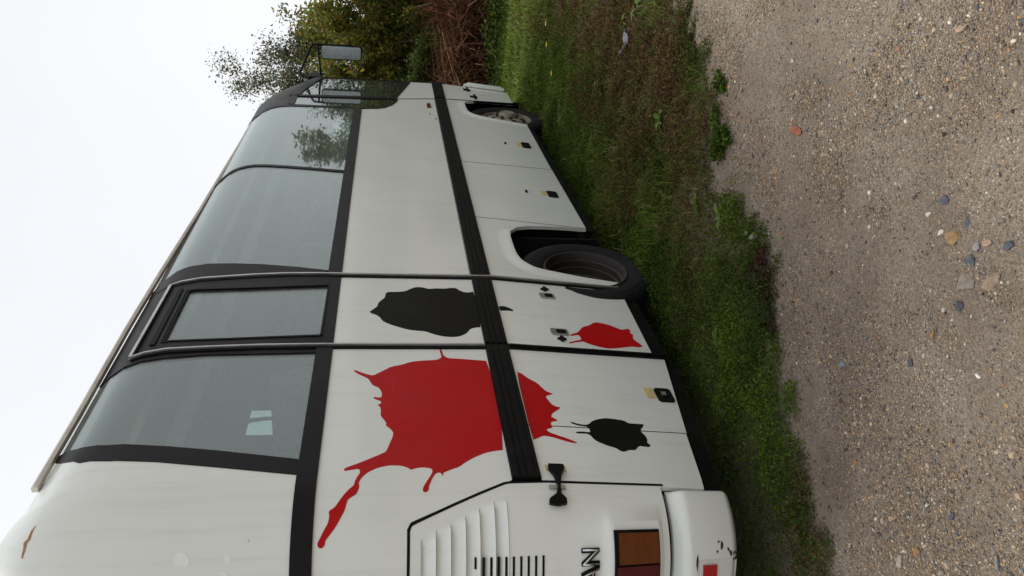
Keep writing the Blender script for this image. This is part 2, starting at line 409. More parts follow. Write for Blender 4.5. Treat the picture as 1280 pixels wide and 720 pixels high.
# engine cover with pressed louvres
LW=[1.545,1.490,1.434,1.378,1.324,1.266,1.216]          # crease heights
ST=[2.212,2.236,2.262,2.290,2.318,2.342,2.358]
def stop(w): return float(np.interp(w,LW[::-1],ST[::-1]))
def louv(s,w):
    if not(1.2<w<1.56): return 0
    f=min(1,max(0,(stop(w)-s)/.022))
    for a,b in zip(LW,LW[1:]):
        if b+.004<=w<=a: return f*(-.018+.026*((a-w)/(a-b)))
        if b<w<b+.004: return f*(.008*(w-b)/.004-.018*(1-(w-b)/.004))
    return 0
cov=[(2.428,.575),(2.428,.80),(2.431,1.19),(2.425,1.214),(2.268,1.572),(2.258,1.583),(2.24,1.588),(S_REAR,1.592),(S_REAR,.575)]
ew=[];
for a in LW: ew+= [a-.002,a+.004,a+.012,a]
# lamp hood swelling pressed into the cover
def cover_d(s,w):
    d=louv(s,w)
    if s<2.34 and .55<w<.90:
        a=min(1,max(0,(2.335-s)/.10)); b=min(1,max(0,(w-.60)/.02))*min(1,max(0,(.865-w)/.05))
        d+=.022*a*b
    return d
es=[1.93+.015*k for k in range(34)]
for mir in (False,True):
    o=pp('engine_cover',cov,'white',cover_d,TH,extra_s=es,extra_w=ew+[.58,.60,.61,.62,.80,.815,.83,.865],mirror=mir)
    if not mir: ecov=o
    P(patch('cover_gasket',ribbon([(2.432,.56),(2.434,1.19),(2.430,1.217),(2.268,1.582),(2.25,1.594),(S_REAR,1.598)],.0055),M['rubber'],o,.002,.02,mirror=mir))
slots=[]
for k in range(9):
    w=1.315-k*.0283
    slots.append(rect(S_REAR+.1,2.140,w-.0042,w+.0042))
slots.append(rect(2.10,2.142,1.343,1.350))
P(patch('vent_slots',slots,M['dark'],ecov,lambda s,w:.003+max(0,louv(s,w)),.012))
# rear lamp cluster
lamp_lo,lamp_hi=.632,.808
lc=P(patch('tail_lamp',rect(1.86,2.222,lamp_lo-.004,lamp_hi+.004),M['rubber'],bus,.032,.04))
P(patch('amber_lens',rect(2.098,2.210,lamp_lo+.002,lamp_hi-.012),M['amber'],lc,.040,.012))
P(patch('red_lens',rect(1.95,2.090,lamp_lo+.002,lamp_hi-.004),M['redlens'],lc,.040,.012))
P(patch('red_lens',rect(1.87,1.94,lamp_lo+.002,lamp_hi-.004),M['redlens'],lc,.040,.012))
lc=P(patch('tail_lamp',rect(1.86,2.222,lamp_lo-.004,lamp_hi+.004),M['rubber'],bus,.032,.04,mirror=True))
P(patch('amber_lens',rect(2.098,2.210,lamp_lo+.002,lamp_hi-.012),M['amber'],lc,.040,.012,mirror=True))
P(patch('red_lens',rect(1.87,2.090,lamp_lo+.002,lamp_hi-.004),M['redlens'],lc,.040,.012,mirror=True))
# lettering on the tail
def lettering(txt,s_right,w0,h,mat,d,th,grow=0,stretch=1.0):
    cu=bpy.data.curves.new('lettering','FONT'); cu.body=txt; cu.size=1; cu.offset=grow; cu.space_character=1.03
    to=bpy.data.objects.new('lettering',cu); COL.objects.link(to)
    dg=bpy.context.evaluated_depsgraph_get(); me=bpy.data.meshes.new_from_object(to.evaluated_get(dg))
    bpy.data.objects.remove(to)
    bm=bmesh.new(); bm.from_mesh(me); bpy.data.meshes.remove(me)
    xs=[v.co.x for v in bm.verts]; ys=[v.co.y for v in bm.verts]
    k=h/(max(ys)-min(ys)); x1=max(xs); y0=min(ys)
    for v in bm.verts: v.co=Vector((s_right+(v.co.x-x1)*k*stretch,w0+(v.co.y-y0)*k,0))
    bmesh.ops.remove_doubles(bm,verts=bm.verts,dist=1e-5)
    r=bmesh.ops.extrude_face_region(bm,geom=bm.faces[:])
    up=set(g for g in r['geom'] if isinstance(g,bmesh.types.BMVert))
    for v in bm.verts: v.co=surf(v.co.x,v.co.y,d if v in up else d-th)
    return P(bm_obj('lettering',bm,mat,ecov,None))
lettering('MAN',2.160,.868,.072,M['rubber'],.010,.010,grow=.055,stretch=1.0)
lettering('MAN',2.157,.871,.066,M['chrome'],.014,.006,grow=-.012,stretch=1.0)
# rear bumper
def rb(s,w):
    a=min(1,max(0,(2.412-s)/.05)); a=math.sin(a*math.pi/2)
    top=min(1,max(0,(.556-w)/.06)); top=math.sin(top*math.pi/2)
    bot=min(1,max(0,(w-.28)/.05)); bot=math.sin(bot*math.pi/2)
    d=-.02+.062*a*top*bot
    if s<2.097 and w<.473 and w>.30: d-=.010
    return d
bpoly=[(2.412,.30),(2.412,.552),(S_REAR,.556),(S_REAR,.28),(2.30,.28)]
bw=[.283,.29,.30,.31,.32,.33,.49,.505,.52,.53,.54,.548,.552,.470,.475]
bs=[2.41,2.405,2.395,2.38,2.37,2.36,2.1,2.094]+[2.34-.02*k for k in range(24)]
for mir in (False,True):
    o=pp('rear_bumper',bpoly,'white',rb,.03,extra_s=bs,extra_w=bw,mirror=mir)
    P(patch('reflector',rect(1.97,2.074,.392,.449),M['reflector'],o,lambda s,w:rb(s,w)+.010,.012,mirror=mir))
    if not mir:
        chips=[]
        for (s,w,a,b) in [(2.150,.372,.016,.007),(2.120,.335,.012,.006),(2.108,.315,.02,.008),(2.135,.345,.007,.005),(2.10,.30,.018,.006),(2.165,.385,.005,.004),(2.09,.478,.03,.004),(2.128,.392,.005,.004)]:
            chips.append([(s+a*math.cos(t)*(1+.3*math.sin(3*t+s*50)),w+b*math.sin(t)*(1+.3*math.cos(2*t+w*70))) for t in [k*math.pi/5 for k in range(10)]])
        for q in chips: P(patch('paint_chip',q,M['chip'],o,lambda s,w:rb(s,w)+.0015,.002))
# rubbing strip (rubber rail) round the waist
def rub(a,b,mir=False):
    rows=[(a,b,1.069,1.186,.012,.016),(a,b,1.072,1.086,.019,.012),(a,b,1.098,1.122,.018,.012),(a,b,1.130,1.150,.018,.012),(a,b,1.160,1.183,.021,.012)]
    bm=bmesh.new()
    for (s0,s1,w0,w1,d,th) in rows: patch_bm(bm,rect(s0,s1,w0,w1),d,th,mirror=mir)
    return P(bm_obj('rub_rail',bm,M['rubber'],bus,30))
for mir in (False,True):
    rub(2.446,3.436,mir); rub(3.482,4.232,mir); rub(4.268,8.60,mir); rub(8.64,S_FRONT,mir)
    pp('bright_strip',rect(4.27,8.60,1.1865,1.193),'alu',.005,.012,mirror=mir)
    # dark strip under the windows
    for a,b in ((S_REAR,3.436),(4.27,8.05)):
        pp('window_strip',[rect(a,b,1.940,2.018)],'trim',.010,.02,mirror=mir)
    pp('window_strip',rect(3.482,4.232,1.940,2.0),'trim',.006,.02,mirror=mir)
# black skirt hanging below the panels
for mir in (False,True):
    pp('skirt',[(5.23,.262),(6.54,.275),(7.90,.278),(7.90,.215),(5.23,.185)],'rubber',-.022,.015,mirror=mir)
    pp('skirt',[(2.42,.385),(2.80,.335),(3.44,.235),(3.44,.16),(2.80,.25),(2.42,.30)],'rubber',-.025,.015,mirror=mir)
    pp('skirt',[(3.47,.29),(4.30,.268),(4.30,.19),(3.47,.19)],'rubber',-.02,.015,mirror=mir)
# door trims: bright edge strips with rubber beside them
dr=[(3.384,2.858),(3.392,2.80),(3.405,2.72),(3.428,2.52),(3.447,2.285),(3.457,2.0),(3.459,1.188),(3.459,1.06),(3.459,.215)]
df=[(4.127,2.845),(4.14,2.78),(4.166,2.665),(4.215,2.43),(4.240,2.25),(4.250,2.06),(4.250,1.19),(4.250,1.06),(4.240,.262)]
def off(path,k): return [(s+k,w) for s,w in path]
for mir in (False,True):
    pp('door_gasket',[ribbon(dr,.022)],'rubber',.010,.03,mirror=mir)
    pp('door_trim',[ribbon(dr[:7],.0045)],'alu',.020,.02,mirror=mir)
    pp('door_trim',[ribbon(off(dr[7:],-.004),.006)],'rubber',.020,.02,mirror=mir)
    pp('door_gasket',[ribbon(df,.020)],'rubber',.009,.03,mirror=mir)
    pp('door_trim',[ribbon(off(df,.006),.0062)],'alu' ,.018,.02,mirror=mir)
    pp('door_trim',[ribbon([(4.127,2.850),(3.384,2.862)],.008)],'alu',.022,.02,mirror=mir)
# pillars, frames and panes
prear=[(2.501,2.016),(2.555,2.316),(2.595,2.553),(2.609,2.725),(2.630,2.844),(2.70,2.94),(2.76,2.99)]
g3r=[(2.593,2.016),(2.656,2.335),(2.688,2.529),(2.702,2.66),(2.712,2.778),(2.735,2.88),(2.80,2.985)]
g3f=[(3.401,2.016),(3.379,2.519),(3.350,2.709),(3.335,2.832),(3.322,2.90),(3.30,2.985)]
g2r=[(4.319,2.016),(4.360,2.21),(4.385,2.407),(4.389,2.56),(4.379,2.703),(4.355,2.83),(4.315,2.91),(4.25,2.985)]
s12=[(6.112,2.016),(6.150,2.25),(6.175,2.45),(6.185,2.62),(6.165,2.75),(6.120,2.84),(6.05,2.91),(5.94,2.985)]
g1f=[(8.068,2.016),(8.05,2.346),(8.030,2.62),(7.985,2.75),(7.90,2.86),(7.75,2.985)]
qf=[(8.10,2.016),(8.10,2.35),(8.10,2.60),(8.09,2.7)]
TOPW=2.985
for mir in (False,True):
    pp('rear_corner_pillar',[(1.72,2.016)]+prear+[(2.78,3.03),(1.72,3.03)],'white',0,TH,mirror=mir)
    pp('rear_header',[(1.72,2.80),(1.72,3.03),(S_REAR,3.03),(S_REAR,2.80)],'white',0,TH,mirror=mir)
    pp('rear_window',rect(S_REAR,1.715,2.02,2.795),'glass_dark',-.004,.006,mirror=mir)
    pp('window_frame',prear+g3r[::-1],'trim',.004,TH,mirror=mir)
    pp('window_frame',g3f+[(s+.0,w) for s,w in [(3.30,TOPW),(3.40,2.86)]]+[(s-.018,w) for s,w in dr[1:6]],'trim',.003,TH,mirror=mir)
    pp('window_frame',[(s+.018,w) for s,w in df[5::-1]]+[(4.16,2.985)]+g2r[::-1],'trim',.003,TH,mirror=mir)
    pp('door_header',[(3.31,2.985),(3.395,2.868),(4.14,2.856),(4.24,2.985)],'trim',.0,TH,mirror=mir)
    pp('window_divider',ribbon(s12,.020),'trim',.004,.014,mirror=mir)
    pp('window_frame',[(s,w) for s,w in g1f]+[(8.02,2.985)]+qf[::-1],'trim',.003,TH,mirror=mir)
    # panes
    pp('side_window',[(s-.012,w) for s,w in g3r]+[(s+.012,w) for s,w in g3f[::-1]],'glass',-.004,.006,mirror=mir)
    pp('side_window',[(s-.012,w) for s,w in g2r]+s12[::-1],'glass',-.003,.006,mirror=mir)
    pp('side_window',s12+[(s+.012,w) for s,w in g1f[::-1]],'glass',-.003,.006,mirror=mir)
    # door window: outer frame, sliding top rail, pane
    dg=[(3.548,2.000),(4.128,2.000),(4.045,2.748),(3.482,2.750)]
    outer=[(3.478,1.998),(4.232,1.998),(4.222,2.25),(4.150,2.66),(4.118,2.838),(3.404,2.846),(3.415,2.72),(3.440,2.52),(3.462,2.285)]
    fr=[ [outer[0],outer[1],dg[1],dg[0]], [outer[1],outer[2],outer[3],outer[4],dg[2],dg[1]], [outer[4],outer[5],dg[3],dg[2]], [outer[5],outer[6],outer[7],outer[8],outer[0],dg[0],dg[3]] ]
    dwn=pp('door_window_frame',fr,'trim',.006,TH,mirror=mir)
    P(patch('frame_bead',ribbon([(3.56,2.003),(4.118,2.003),(4.036,2.735),(3.492,2.738),(3.556,2.01)],.007),M['rubber'],dwn,.010,.012,mirror=mir))
    P(patch('top_slide',ribbon([(3.47,2.785),(4.06,2.782)],.012),M['rubber'],dwn,.012,.01,mirror=mir))
    pp('door_window',[(3.54,1.99),(4.136,1.99),(4.055,2.755),(3.475,2.757)],'glass',-.003,.006,mirror=mir)
    # cab quarter window and cab door window
    pp('quarter_window',[(8.10,2.62),(8.44,2.62),(8.52,1.62),(8.43,1.61),(8.27,1.66),(8.135,1.735),(8.095,1.81),(8.07,1.95)],'glass_dark',-.003,.006,mirror=mir)
    pp('quarter_frame',[ribbon([(8.055,1.94),(8.085,1.80),(8.13,1.722),(8.26,1.645),(8.42,1.598),(8.53,1.59)],.012),ribbon([(8.53,1.59),(8.44,2.62)],.018),ribbon([(8.09,2.63),(8.46,2.63)],.03)],'trim',.006,TH,mirror=mir)
    pp('cab_door_window',[(8.46,2.60),(8.56,1.61),(9.30,1.455),(9.42,1.44),(9.42,2.6)],'glass_dark',-.003,.006,mirror=mir)
    pp('cab_door_frame',[ribbon([(8.48,2.60),(8.575,1.604)],.016),ribbon([(8.56,1.602),(9.30,1.447),(9.5,1.44)],.014),[(8.44,2.58),(9.5,2.58),(9.5,2.80),(8.44,2.68)],ribbon([(9.46,1.43),(9.46,2.6)],.04)],'trim',.006,TH,mirror=mir)
    pp('front_pillar',[(9.49,1.43),(9.60,1.43),(9.60,2.8),(9.49,2.8)],'trim',.003,TH,mirror=mir)
    pp('cab_header',[(7.74,2.985),(8.02,2.985),(8.10,2.66),(8.46,2.66),(9.5,2.79),(S_FRONT,2.72),(S_FRONT,3.03),(8.8,3.03),(7.74,3.03)],'trim',-.002,TH,mirror=mir)
    pp('gutter_under',rect(2.70,8.1,2.978,3.03),'trim',-.006,.012,mirror=mir)
# gutter rail
def gut(mir):
    bm=bmesh.new()
    pts=[(2.585,3.000),(3.07,2.998),(3.85,3.003),(4.47,2.997),(5.47,2.977),(6.7,2.964),(8.0,2.948),(8.72,2.934)]
    sec=[(-.014,-.012),(.010,-.010),(.012,.004),(.006,.013),(-.014,.012)]
    rows=[]
    for x,z in pts:
        row=[]
        for o,h in sec:
            y=.112-o; row.append(bm.verts.new((x,W-y if mir else y,z+h)))
        rows.append(row)
    n=len(sec)
    for a,b in zip(rows,rows[1:]):
        for k in range(n): bm.faces.new((a[k],a[(k+1)%n],b[(k+1)%n],b[k]))
    bm.faces.new(rows[0]); bm.faces.new(rows[-1][::-1])
    return P(bm_obj('roof_gutter',bm,M['rail'],bus,20))
gut(False); gut(True)
# roof: a closed loop swept inward
def roof():
    bm=bmesh.new()
    loop=[]
    s=S_REAR
    ss=[S_REAR+ (XS-S_REAR)*k/30 for k in range(30)]+[XS+(XF-XS)*k/40 for k in range(40)]+[XF+(S_FRONT-XF)*k/24 for k in range(25)]
    near=ss; far=[2*S_REAR-a for a in ss[1:-1]][::-1]
    allS=near+far
    rows=[]
    for w in (2.985,3.01,3.03,3.05): rows.append([surf(a,w,-.004 if w<3 else 0) for a in allS])
    last=rows[-1]
    for f,dz in ((.15,.03),(.35,.06),(.6,.085),(.85,.10),(1.,.105)):
        rows.append([Vector((p.x+(min(max(p.x,3.2),8.2)-p.x)*f,p.y+(W/2-p.y)*f,p.z+dz*(1 if p.x<8.6 else .8))) for p in last])
    V=[[bm.verts.new(p) for p in r] for r in rows]; n=len(allS)
    for a,b in zip(V,V[1:]):
        for k in range(n): bm.faces.new((a[k],a[(k+1)%n],b[(k+1)%n],b[k]))
    bmesh.ops.remove_doubles(bm,verts=bm.verts,dist=.0004)
    return P(bm_obj('roof',bm,M['white'],bus,60))
roof()
# paint splashes (vinyl cut at the seams)
SP['big_red']=[[3.324,1.181],[3.335,1.254],[3.346,1.327],[3.351,1.383],[3.379,1.404],[3.43,1.408],[3.447,1.419],[3.401,1.416],[3.359,1.411],[3.334,1.438],[3.329,1.504],[3.318,1.562],[3.291,1.606],[3.275,1.656],[3.243,1.691],[3.212,1.725],[3.197,1.742],[3.207,1.767],[3.228,1.802],[3.243,1.823],[3.243,1.834],[3.218,1.816],[3.194,1.787],[3.172,1.762],[3.136,1.749],[3.117,1.74],[3.099,1.714],[3.068,1.702],[3.034,1.698],[3.016,1.705],[3.023,1.736],[3.011,1.735],[2.992,1.705],[2.974,1.7],[2.96,1.718],[2.951,1.707],[2.919,1.702],[2.891,1.704],[2.871,1.699],[2.853,1.689],[2.827,1.678],[2.81,1.681],[2.787,1.661],[2.76,1.649],[2.727,1.653],[2.681,1.666],[2.648,1.675],[2.633,1.68],[2.618,1.701],[2.589,1.746],[2.561,1.792],[2.535,1.84],[2.519,1.842],[2.528,1.803],[2.532,1.789],[2.524,1.78],[2.506,1.779],[2.48,1.79],[2.455,1.798],[2.439,1.799],[2.421,1.815],[2.398,1.833],[2.366,1.852],[2.341,1.867],[2.327,1.888],[2.307,1.884],[2.279,1.889],[2.258,1.901],[2.227,1.915],[2.212,1.923],[2.198,1.92],[2.193,1.907],[2.203,1.896],[2.221,1.894],[2.241,1.879],[2.262,1.863],[2.3,1.843],[2.334,1.828],[2.373,1.821],[2.386,1.803],[2.396,1.789],[2.417,1.782],[2.431,1.779],[2.451,1.783],[2.479,1.772],[2.509,1.75],[2.536,1.71],[2.549,1.663],[2.546,1.622],[2.533,1.595],[2.518,1.581],[2.528,1.563],[2.533,1.533],[2.524,1.5],[2.506,1.496],[2.479,1.506],[2.454,1.519],[2.419,1.537],[2.402,1.539],[2.395,1.529],[2.402,1.517],[2.423,1.514],[2.446,1.507],[2.479,1.494],[2.496,1.482],[2.499,1.47],[2.492,1.462],[2.478,1.46],[2.485,1.455],[2.495,1.457],[2.513,1.427],[2.53,1.39],[2.557,1.363],[2.588,1.324],[2.614,1.278],[2.625,1.246],[2.635,1.188]]
SP['big_red_low']=[[3.231,1.059],[3.212,1.033],[3.175,1.009],[3.14,0.97],[3.08,0.944],[3.064,0.925],[3.056,0.905],[3.044,0.929],[3.03,0.949],[3.006,0.943],[2.964,0.929],[2.95,0.911],[2.947,0.89],[2.921,0.916],[2.896,0.942],[2.87,0.951],[2.856,0.935],[2.843,0.924],[2.837,0.946],[2.827,0.961],[2.809,0.962],[2.792,0.957],[2.782,0.976],[2.774,0.991],[2.754,0.981],[2.735,0.945],[2.717,0.908],[2.689,0.864],[2.687,0.887],[2.701,0.924],[2.723,0.974],[2.73,1.012],[2.707,1.042],[2.696,1.064]]
SP['big_black']=[[3.819,1.771],[3.849,1.751],[3.88,1.731],[3.921,1.726],[3.953,1.71],[3.985,1.691],[4.039,1.686],[4.055,1.671],[4.056,1.627],[4.065,1.577],[4.099,1.546],[4.123,1.51],[4.117,1.475],[4.098,1.445],[4.108,1.404],[4.105,1.353],[4.118,1.311],[4.114,1.286],[4.09,1.272],[4.064,1.244],[4.061,1.213],[4.077,1.185],[3.664,1.183],[3.66,1.216],[3.644,1.245],[3.607,1.263],[3.583,1.283],[3.564,1.312],[3.558,1.349],[3.565,1.395],[3.586,1.439],[3.617,1.484],[3.622,1.529],[3.631,1.566],[3.649,1.602],[3.676,1.648],[3.704,1.685],[3.726,1.703],[3.765,1.717],[3.79,1.736],[3.803,1.76]]
SP['black_tip']=[[3.9,1.063],[3.904,1.032],[3.887,1.004],[3.865,0.984],[3.852,0.989],[3.857,1.013],[3.846,1.063]]
SP['small_red']=[[3.636,0.702],[3.664,0.657],[3.687,0.642],[3.731,0.615],[3.751,0.575],[3.789,0.538],[3.796,0.515],[3.787,0.482],[3.775,0.449],[3.752,0.419],[3.729,0.39],[3.751,0.345],[3.73,0.34],[3.702,0.35],[3.682,0.336],[3.654,0.347],[3.628,0.347],[3.594,0.329],[3.563,0.313],[3.55,0.348],[3.555,0.375],[3.541,0.42],[3.523,0.479],[3.515,0.522],[3.523,0.56],[3.538,0.597],[3.554,0.627],[3.572,0.646],[3.555,0.694],[3.538,0.731],[3.548,0.73],[3.571,0.69],[3.589,0.65],[3.637,0.656],[3.632,0.677],[3.62,0.706]]
SP['small_black']=[[2.84,0.866],[2.827,0.838],[2.82,0.803],[2.831,0.782],[2.853,0.764],[2.869,0.735],[2.881,0.695],[2.878,0.658],[2.87,0.609],[2.851,0.595],[2.849,0.564],[2.849,0.519],[2.828,0.532],[2.807,0.548],[2.787,0.55],[2.762,0.538],[2.734,0.537],[2.714,0.546],[2.696,0.533],[2.683,0.544],[2.685,0.568],[2.689,0.585],[2.677,0.6],[2.658,0.612],[2.657,0.642],[2.641,0.671],[2.649,0.687],[2.666,0.7],[2.679,0.733],[2.698,0.764],[2.716,0.784],[2.747,0.795],[2.759,0.81],[2.757,0.841],[2.759,0.859],[2.767,0.855],[2.771,0.826],[2.768,0.799],[2.772,0.79],[2.801,0.791],[2.81,0.801],[2.815,0.835],[2.83,0.868]]

def clip(poly,a,b,c,side):
    """keep the part of the polygon where side*(a*s+b*w-c)>0"""
    out=[]; n=len(poly)
    for i in range(n):
        p=poly[i];q=poly[(i+1)%n]
        fp=side*(a*p[0]+b*p[1]-c); fq=side*(a*q[0]+b*q[1]-c)
        if fp>=0: out.append(tuple(p))
        if (fp>=0)!=(fq>=0):
            t=fp/(fp-fq); out.append((p[0]+(q[0]-p[0])*t,p[1]+(q[1]-p[1])*t))
    return out
def poly_smooth(p):
    n=len(p); out=[]
    for i in range(n):
        a=p[i]; b=p[(i+1)%n]
        out.append((a[0]*.8+b[0]*.2,a[1]*.8+b[1]*.2)); out.append((a[0]*.2+b[0]*.8,a[1]*.2+b[1]*.8))
    return out
def splash(name,keys,mat,label):
    ps=[poly_smooth([tuple(q) for q in SP[k]]) for k in keys]
    return pp(name,ps,mat,.0016,.003,label=label)
splash('paint_splash',['big_red','big_red_low'],'red','large red paint splash with a long run down the rear quarter')
splash('paint_splash',['big_black','black_tip'],'black','black paint splash across the middle door')
splash('paint_splash',['small_red'],'red','small red paint splash at the foot of the middle door')
splash('paint_splash',['small_black'],'black','small black paint splash across the rear flaps')
# handles, latches and small fittings
def chamfer(s0,s1,w0,w1,c=.012): return [(s0+c,w0),(s1-c,w0),(s1,w0+c),(s1,w1-c),(s1-c,w1),(s0+c,w1),(s0,w1-c),(s0,w0+c)]
for s0,s1,w0,w1 in ((7.11,7.27,.362,.442),(5.815,5.945,.348,.428),(3.038,3.15,.302,.385)):
    h=pp('flap_handle',chamfer(s0,s1,w0,w1),'rubber',.008,.02)
    P(patch('handle_grip',chamfer(s0+.02,s1-.02,w0+.02,w1-.016,.006),M['dark'],h,.002,.004))
    P(patch('handle_grip',rect(s0+.03,s1-.03,(w0+w1)/2-.008,(w0+w1)/2+.012),M['rubber'],h,.014,.010))
    if s0<4: P(patch('handle_lock',rect((s0+s1)/2-.012,(s0+s1)/2+.012,(w0+w1)/2-.006,(w0+w1)/2+.016),M['alu'],h,.017,.006))
    pp('sticker',rect(s0+.025,s1+.006,w1+.002,w1+.05),'yellow',.0015,.003)
for s,w in ((7.182,.599),(5.883,.600)):
    pp('flap_lock',[(s+.022*math.cos(t),w+.011*math.sin(t)) for t in [k*math.pi/6 for k in range(12)]],'rubber',.01,.02)
for s0,s1,w0,w1,ks,kw in ((4.040,4.100,.712,.800,4.155,.756),(3.618,3.680,.715,.810,3.575,.762)):
    h=pp('door_latch',chamfer(s0,s1,w0,w1,.008),'alu',.008,.015)
    P(patch('latch_paddle',chamfer(s0+.012,s1-.012,w0+.012,w1-.03,.004),M['rubber'],h,.011,.004))
    pp('latch_lock',[(ks+.024*math.cos(t),kw+.014*math.sin(t)) for t in [k*math.pi/6 for k in range(12)]]+[],'rubber',.012,.02)
    pp('latch_lock',[(ks+.008*math.cos(t),kw+.026*math.sin(t)) for t in [k*math.pi/6 for k in range(12)]]+[],'rubber',.010,.02)
pp('side_marker',chamfer(8.22,8.38,1.245,1.283,.006),'amber',.012,.02)
pp('cab_door_latch',[rect(8.80,8.99,.71,.735),rect(8.86,8.91,.70,.78)],'rubber',.012,.02)
pp('cab_door_latch',[rect(9.12,9.30,.77,.79),rect(9.16,9.22,.75,.83)],'rubber',.012,.02)
pp('sticker',[(9.0,.60),(9.05,.60),(9.04,.63),(9.0,.64)],'yellow',.0015,.003)
# rubber draw latch between engine flap and cover
st=pp('strap_latch',[[(2.515,.968),(2.515,1.030),(2.495,1.033),(2.46,1.018),(2.40,1.010),(2.365,1.022),(2.345,1.052),(2.325,1.055),(2.318,1.02),(2.325,.985),(2.345,.984),(2.365,1.002),(2.40,1.000),(2.46,.985),(2.495,.966)]],'rubber',.024,.018)
P(patch('latch_loop',rect(2.395,2.408,.978,1.045),M['alu'],st,.012,.008))
P(patch('latch_plate',rect(2.495,2.530,.955,1.04),M['yellow'],st,.004,.003))
# scratches and rust on the rear corner
pp('rust_scratch',[[(2.318,2.868),(2.30,2.877),(2.27,2.876),(2.255,2.885),(2.235,2.878),(2.20,2.873),(2.195,2.868),(2.225,2.868),(2.25,2.871),(2.265,2.866),(2.285,2.869)]],'rust',.0012,.002)
for q in ([(2.20,2.40),(2.185,2.412),(2.165,2.415),(2.15,2.402),(2.155,2.385),(2.145,2.37),(2.165,2.358),(2.19,2.372)],[(2.185,2.238),(2.17,2.248),(2.158,2.24),(2.155,2.228),(2.165,2.216),(2.18,2.225)],[(2.13,2.25),(2.115,2.256),(2.10,2.25),(2.098,2.238),(2.112,2.23),(2.126,2.238)]): pp('scuff_mark',poly_smooth(poly_smooth(q)),'scuff',.0008,.002)
# outside mirror on tube arms
bm=bmesh.new()
add_tube(bm,[(9.42,.06,2.565),(9.50,.06,2.60),(9.55,.060,2.645),(9.55,.006,2.684),(9.55,-.29,2.556),(9.55,-.322,2.53),(9.55,-.325,2.45),(9.55,-.325,2.06)],.013)
add_tube(bm,[(9.50,.04,2.45),(9.55,.035,2.446),(9.55,-.32,2.478)],.012)
arm=P(bm_obj('mirror_arm',bm,M['rubber'],bus))
bm=bmesh.new(); add_box(bm,(9.38,.0,2.43),(9.58,.12,2.57)); P(bm_obj('mirror_bracket',bm,M['rubber'],bus,None))
bm=bmesh.new()
def rr(y0,y1,z0,z1,r):
    o=[]
    for cx,cz,a in ((y1-r,z1-r,0),(y0+r,z1-r,90),(y0+r,z0+r,180),(y1-r,z0+r,270)):
        for k in range(6):
            t=R(a+k*18); o.append((cx+r*math.cos(t),cz+r*math.sin(t)))
    return o
o1=rr(-.328,-.170,1.985,2.445,.03)
rows=[[bm.verts.new((9.545,y,z)) for y,z in o1],[bm.verts.new((9.60,y,z)) for y,z in o1],[bm.verts.new((9.63,-.25+(y+.25)*.7,2.215+(z-2.215)*.85)) for y,z in o1]]
for a,b in zip(rows,rows[1:]):
    for k in range(len(o1)): bm.faces.new((a[k],a[(k+1)%len(o1)],b[(k+1)%len(o1)],b[k]))
bm.faces.new(rows[0]); bm.faces.new(rows[-1][::-1])
mh=P(bm_obj('mirror_housing',bm,M['rubber'],bus))
bm=bmesh.new()
o2=rr(-.318,-.180,1.997,2.435,.025)
bm.faces.new([bm.verts.new((9.541-.05*(z-2.0)*.15,y,z)) for y,z in o2]); bm.faces.new([bm.verts.new((9.544,y,z)) for y,z in o2][::-1])
M['mirror']=simple('dirty_mirror',(.40,.41,.42),.12,metal=1,var=.12,scale=5,dirt=(.2,.2,.2),dirt_amt=.5)
P(bm_obj('mirror_glass',bm,M['mirror'],mh,None))
